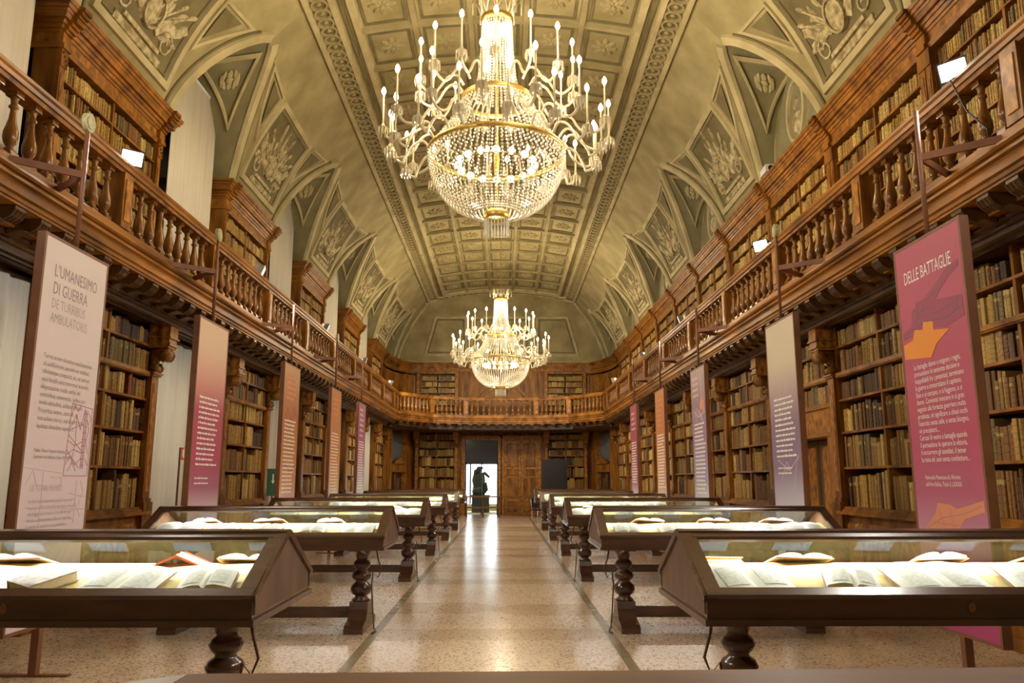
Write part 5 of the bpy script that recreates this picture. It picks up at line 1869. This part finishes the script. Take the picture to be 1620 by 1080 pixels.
# ================================================================== FOREGROUND TABLE
t = empty('reading_table', (0, 0, 0), 0, 'light brown wooden table edge across the bottom of the picture', 'table')
tp = MB()
tp.prism_z([(-.70, .85), (-.665, 1.70), (-.56, 1.775), (3.2, 1.86), (3.2, .85)], 1.05, 1.095)
link('table_top', tp.mesh('table_top', 'table'), t)
link('corner_inlay', MB().prism_z([(-.69, .90), (-.66, 1.695), (-.56, 1.768), (-.56, .9)], 1.0952, 1.0965).mesh('corner_inlay', 'table_end'), t)
for x, y in ((-.55, .95), (-.55, 1.6), (3.05, .95), (3.05, 1.7)):
    link('leg', MB().loft([[(x - .03, y - .03, 0), (x + .03, y - .03, 0), (x + .03, y + .03, 0), (x - .03, y + .03, 0)], [(x - .04, y - .04, 1.05), (x + .04, y - .04, 1.05), (x + .04, y + .04, 1.05), (x - .04, y + .04, 1.05)]]).mesh('leg', 'table'), t)
link('apron', MB().box(-.5, 3.05, 1.58, 1.62, .95, 1.05).mesh('apron', 'table'), t)

# ================================================================== FAR FURNITURE AND SMALL THINGS
t = empty('long_bench_table', (0.0, 33.6, 0), 0, 'narrow wooden barrier table in front of the two far doors', 'table')
link('table_top', MB().bevel_box(-1.55, 1.55, -.2, .2, .80, .86, .01).mesh('table_top', 'table'), t)
for x in (-1.45, -.75, -.1, 1.45):
    link('leg', MB().lathe([(.035, 0), (.04, .1), (.03, .4), (.045, .75), (.045, .80)], 8, (x, 0)).mesh('leg', 'table', True), t)
link('stretcher', MB().box(-1.45, 1.45, -.02, .02, .36, .42).mesh('stretcher', 'table'), t)


def chair(x, y, rz, label):
    t = empty('chair', (x, y, 0), rz, label, 'chair', 'black chairs at the far end')
    link('seat', MB().bevel_box(-.22, .22, -.22, .22, .43, .48, .015).mesh('seat', 'black'), t)
    bk = MB(); bk.loft([[(-.21, .19, .52), (.21, .19, .52), (.21, .22, .52), (-.21, .22, .52)], [(-.2, .25, .88), (.2, .25, .88), (.2, .28, .88), (-.2, .28, .88)]])
    link('backrest', bk.mesh('backrest', 'black'), t)
    for sx in (-1, 1):
        link('leg', MB().tube([(sx * .2, .2, 0), (sx * .2, .2, .5), (sx * .2, .27, .86)], .014, 6).mesh('leg', 'chrome', True), t)
        link('leg', MB().tube([(sx * .2, -.2, 0), (sx * .2, -.2, .45)], .014, 6).mesh('leg', 'chrome', True), t)


chair(1.42, 29.3, .5, 'black chair facing the aisle behind the last right display cases')
chair(1.95, 28.6, 2.6, 'black chair tucked beside the last right display case')
t = empty('display_screen', (2.2, 32.6, 0), .12, 'large black screen standing before the far right bookcase', 'screen')
link('screen_panel', MB().bevel_box(-.52, .52, -.03, .03, 1.05, 2.35, .01).mesh('screen_panel', 'black'), t)
for sx in (-1, 1):
    link('stand_leg', MB().box(sx * .35 - .025, sx * .35 + .025, -.03, .03, .03, 1.05).mesh('stand_leg', 'black'), t)
    link('stand_foot', MB().box(sx * .35 - .03, sx * .35 + .03, -.3, .3, 0, .03).mesh('stand_foot', 'black'), t)
# sign stands by the left drapes
t = empty('sign_stand', (-4.35, 10.95, 0), PI / 2 - .5, 'slim brown pole with small red fire sign before the first drape', 'sign')
link('pole', MB().tube([(0, 0, .02), (0, 0, 1.95)], .014, 6).mesh('pole', 'steel'), t)
link('foot', MB().lathe([(.14, 0), (.14, .012), (.03, .02)], 14).mesh('foot', 'steel'), t)
link('sign_plate', MB().box(.0, .16, -.012, .0, 1.78, 1.95).mesh('sign_plate', 'red_sign'), t)
link('pictogram', MB().box(.03, .13, -.0145, -.012, 1.82, 1.92).box(.05, .07, -.016, -.012, 1.80, 1.94).mesh('pictogram', 'page'), t)
t = empty('sign_stand', (-4.2, 14.9, 0), PI / 2 - .9, 'green emergency exit sign on a thin pole beside the burnt orange banner', 'sign')
link('pole', MB().tube([(0, 0, .02), (0, 0, 1.30)], .012, 6).mesh('pole', 'black'), t)
link('foot', MB().lathe([(.14, 0), (.14, .012), (.03, .02)], 14).mesh('foot', 'black'), t)
link('sign_plate', MB().box(-.11, .11, -.012, .0, 1.22, 1.72).mesh('sign_plate', 'green'), t)
link('pictogram', MB().prism_y([(-.035, 1.50), (.0, 1.44), (.035, 1.50), (.012, 1.50), (.012, 1.62), (-.012, 1.62), (-.012, 1.50)], -.015, -.012).mesh('pictogram', 'page'), t)
# white security camera on the right cornice and small ball camera on the left
def cctv(x, y, z, label):
    t = empty('security_camera', (x, y, z), 0, label, 'camera')
    link('mount', MB().tube([(0, 0, 0), (0, 0, .1)], .03, 8).mesh('mount', 'white', True), t)
    b = MB(); b.loft([[(-.09, -.2, .08), (.09, -.2, .08), (.09, -.2, .22), (-.09, -.2, .22)], [(-.08, .14, .09), (.08, .14, .09), (.08, .14, .2), (-.08, .14, .2)]])
    link('housing', b.mesh('housing', 'white'), t)
    link('lens', MB().loft([[(.05 * math.cos(2 * PI * j / 10), y_, .15 + .05 * math.sin(2 * PI * j / 10)) for j in range(10)] for y_ in (-.21, -.2)]).mesh('lens', 'black'), t)
cctv(4.80, 13.2, ZB + 2.69, 'white security camera on the right gallery cornice')
cctv(-4.80, 29.5, ZB + 2.69, 'small white security camera on the farthest left gallery bookcase')

# ================================================================== BOOK OBJECTS
def quad_of(x, y, dz0=BZ0, dz1=BZ1, half=.5):
    ps = [project((x, y - half, dz1)), project((x, y + half, dz1)), project((x, y + half, dz0)), project((x, y - half, dz0))]
    return None if any(p is None for p in ps) else [(p[0], p[1]) for p in ps]


def inside(px, py, poly):
    c = False
    n = len(poly)
    for i in range(n):
        (x0, y0), (x1, y1) = poly[i], poly[i - 1]
        if (y0 > py) != (y1 > py) and px < (x1 - x0) * (py - y0) / (y1 - y0) + x0: c = not c
    return c


OCC = [quad_of(Lx, 6.5), quad_of(Lx, 9.7), quad_of(Rx, 6.05), quad_of(Rx, 9.45)]
# the balcony front hides what lies above its lower edge
cand = []
for b in books:
    if b['unit'] not in ('R-1', 'R0', 'R1', 'L0'): continue
    p = project((b['pos'][0], b['pos'][1], b['pos'][2] + b['h'] / 2))
    if p is None or not (6 < p[0] < 1614) or p[1] > 818 or p[1] < 0: continue
    if any(inside(p[0], p[1], q) for q in OCC): continue
    b['px'] = p
    cand.append(b)
cand.sort(key=lambda b: b['px'][2] / max(b['h'] * b['w'], 1e-4) ** .5)
single = cand[:300]
sid = set(id(b) for b in single)


def book_variant(nb):
    """unit book: width 1 (x), height 1 (z), depth towards -y, spine rounded at y=0, raised bands"""
    mb = MB()
    prof = [(-.5, -1.0), (.5, -1.0), (.5, -.05), (.30, -.012), (0, .0), (-.30, -.012), (-.5, -.05)]
    lv = [0.0]
    zb = [(i + 1) / (nb + 1) for i in range(nb)]
    for z in zb: lv += [z - .018, z - .012, z + .012, z + .018]
    lv.append(1.0)
    rings = []
    for i, z in enumerate(lv):
        up = (i - 1) % 4 in (1, 2) and 0 < i < len(lv) - 1
        rings.append([(x * (1.03 if up and y > -.5 else 1), y + (.03 if up and y > -.5 else 0), z) for x, y in prof])
    mb.loft(rings)
    return mb.mesh('old_book', 'book')


VAR = [book_variant(n_) for n_ in (0, 3, 4, 5)]
byrow = {}
for b in single:
    byrow.setdefault((b['unit'], b['row']), []).append(b)
UNITN = {'R-1': 'bookcase right of the crimson banner', 'R0': 'bookcase left of the crimson banner', 'R1': 'shelves above the small door', 'L0': 'bookcase beside the pink banner'}
for (u, row), lst in byrow.items():
    lst.sort(key=lambda b: b['px'][0])
    for i, b in enumerate(lst):
        o = link('old_book', VAR[R.choice((0, 1, 2, 3, 3))], None, b['pos'], b['rz'], (b['w'], b['d'], b['h']))
        o.color = (*b['col'], 1)
        tag(o, '%s old book, %s from left, %s shelf down, %s' % (NAMES[b['base']], ordinal(i + 1), ordinal(row), UNITN[u]), 'book', 'old books on the near shelves')
# the rest as one mass
V, F, C = [], [], []
for b in books:
    if id(b) in sid: continue
    ca, sa = math.cos(b['rz']), math.sin(b['rz'])
    x0, y0, z0 = b['pos']
    w, d, h = b['w'] / 2, b['d'], b['h']
    base = len(V)
    for zz in (z0, z0 + h):
        for lx, ly in ((-w, -d), (w, -d), (w, -.012), (w * .5, 0), (-w * .5, 0), (-w, -.012)):
            V.append((x0 + lx * ca - ly * sa, y0 + lx * sa + ly * ca, zz))
    C += [c for _ in range(12) for c in (*b['col'], 1.0)]
    F += [(base + 1, base + 2, base + 8, base + 7), (base + 2, base + 3, base + 9, base + 8), (base + 3, base + 4, base + 10, base + 9), (base + 4, base + 5, base + 11, base + 10), (base + 5, base, base + 6, base + 11), (base + 6, base + 7, base + 8, base + 9, base + 10, base + 11)]
me = bpy.data.meshes.new('old_book_rows')
me.from_pydata(V, [], F)
at_ = me.color_attributes.new('bookcol', 'FLOAT_COLOR', 'POINT')
at_.data.foreach_set('color', C)
me.materials.append(M['book_mass'])
o = link('old_book_rows', me)
tag(o, 'rows of old leather-bound books filling the farther and upper shelves', 'books', kind='stuff')
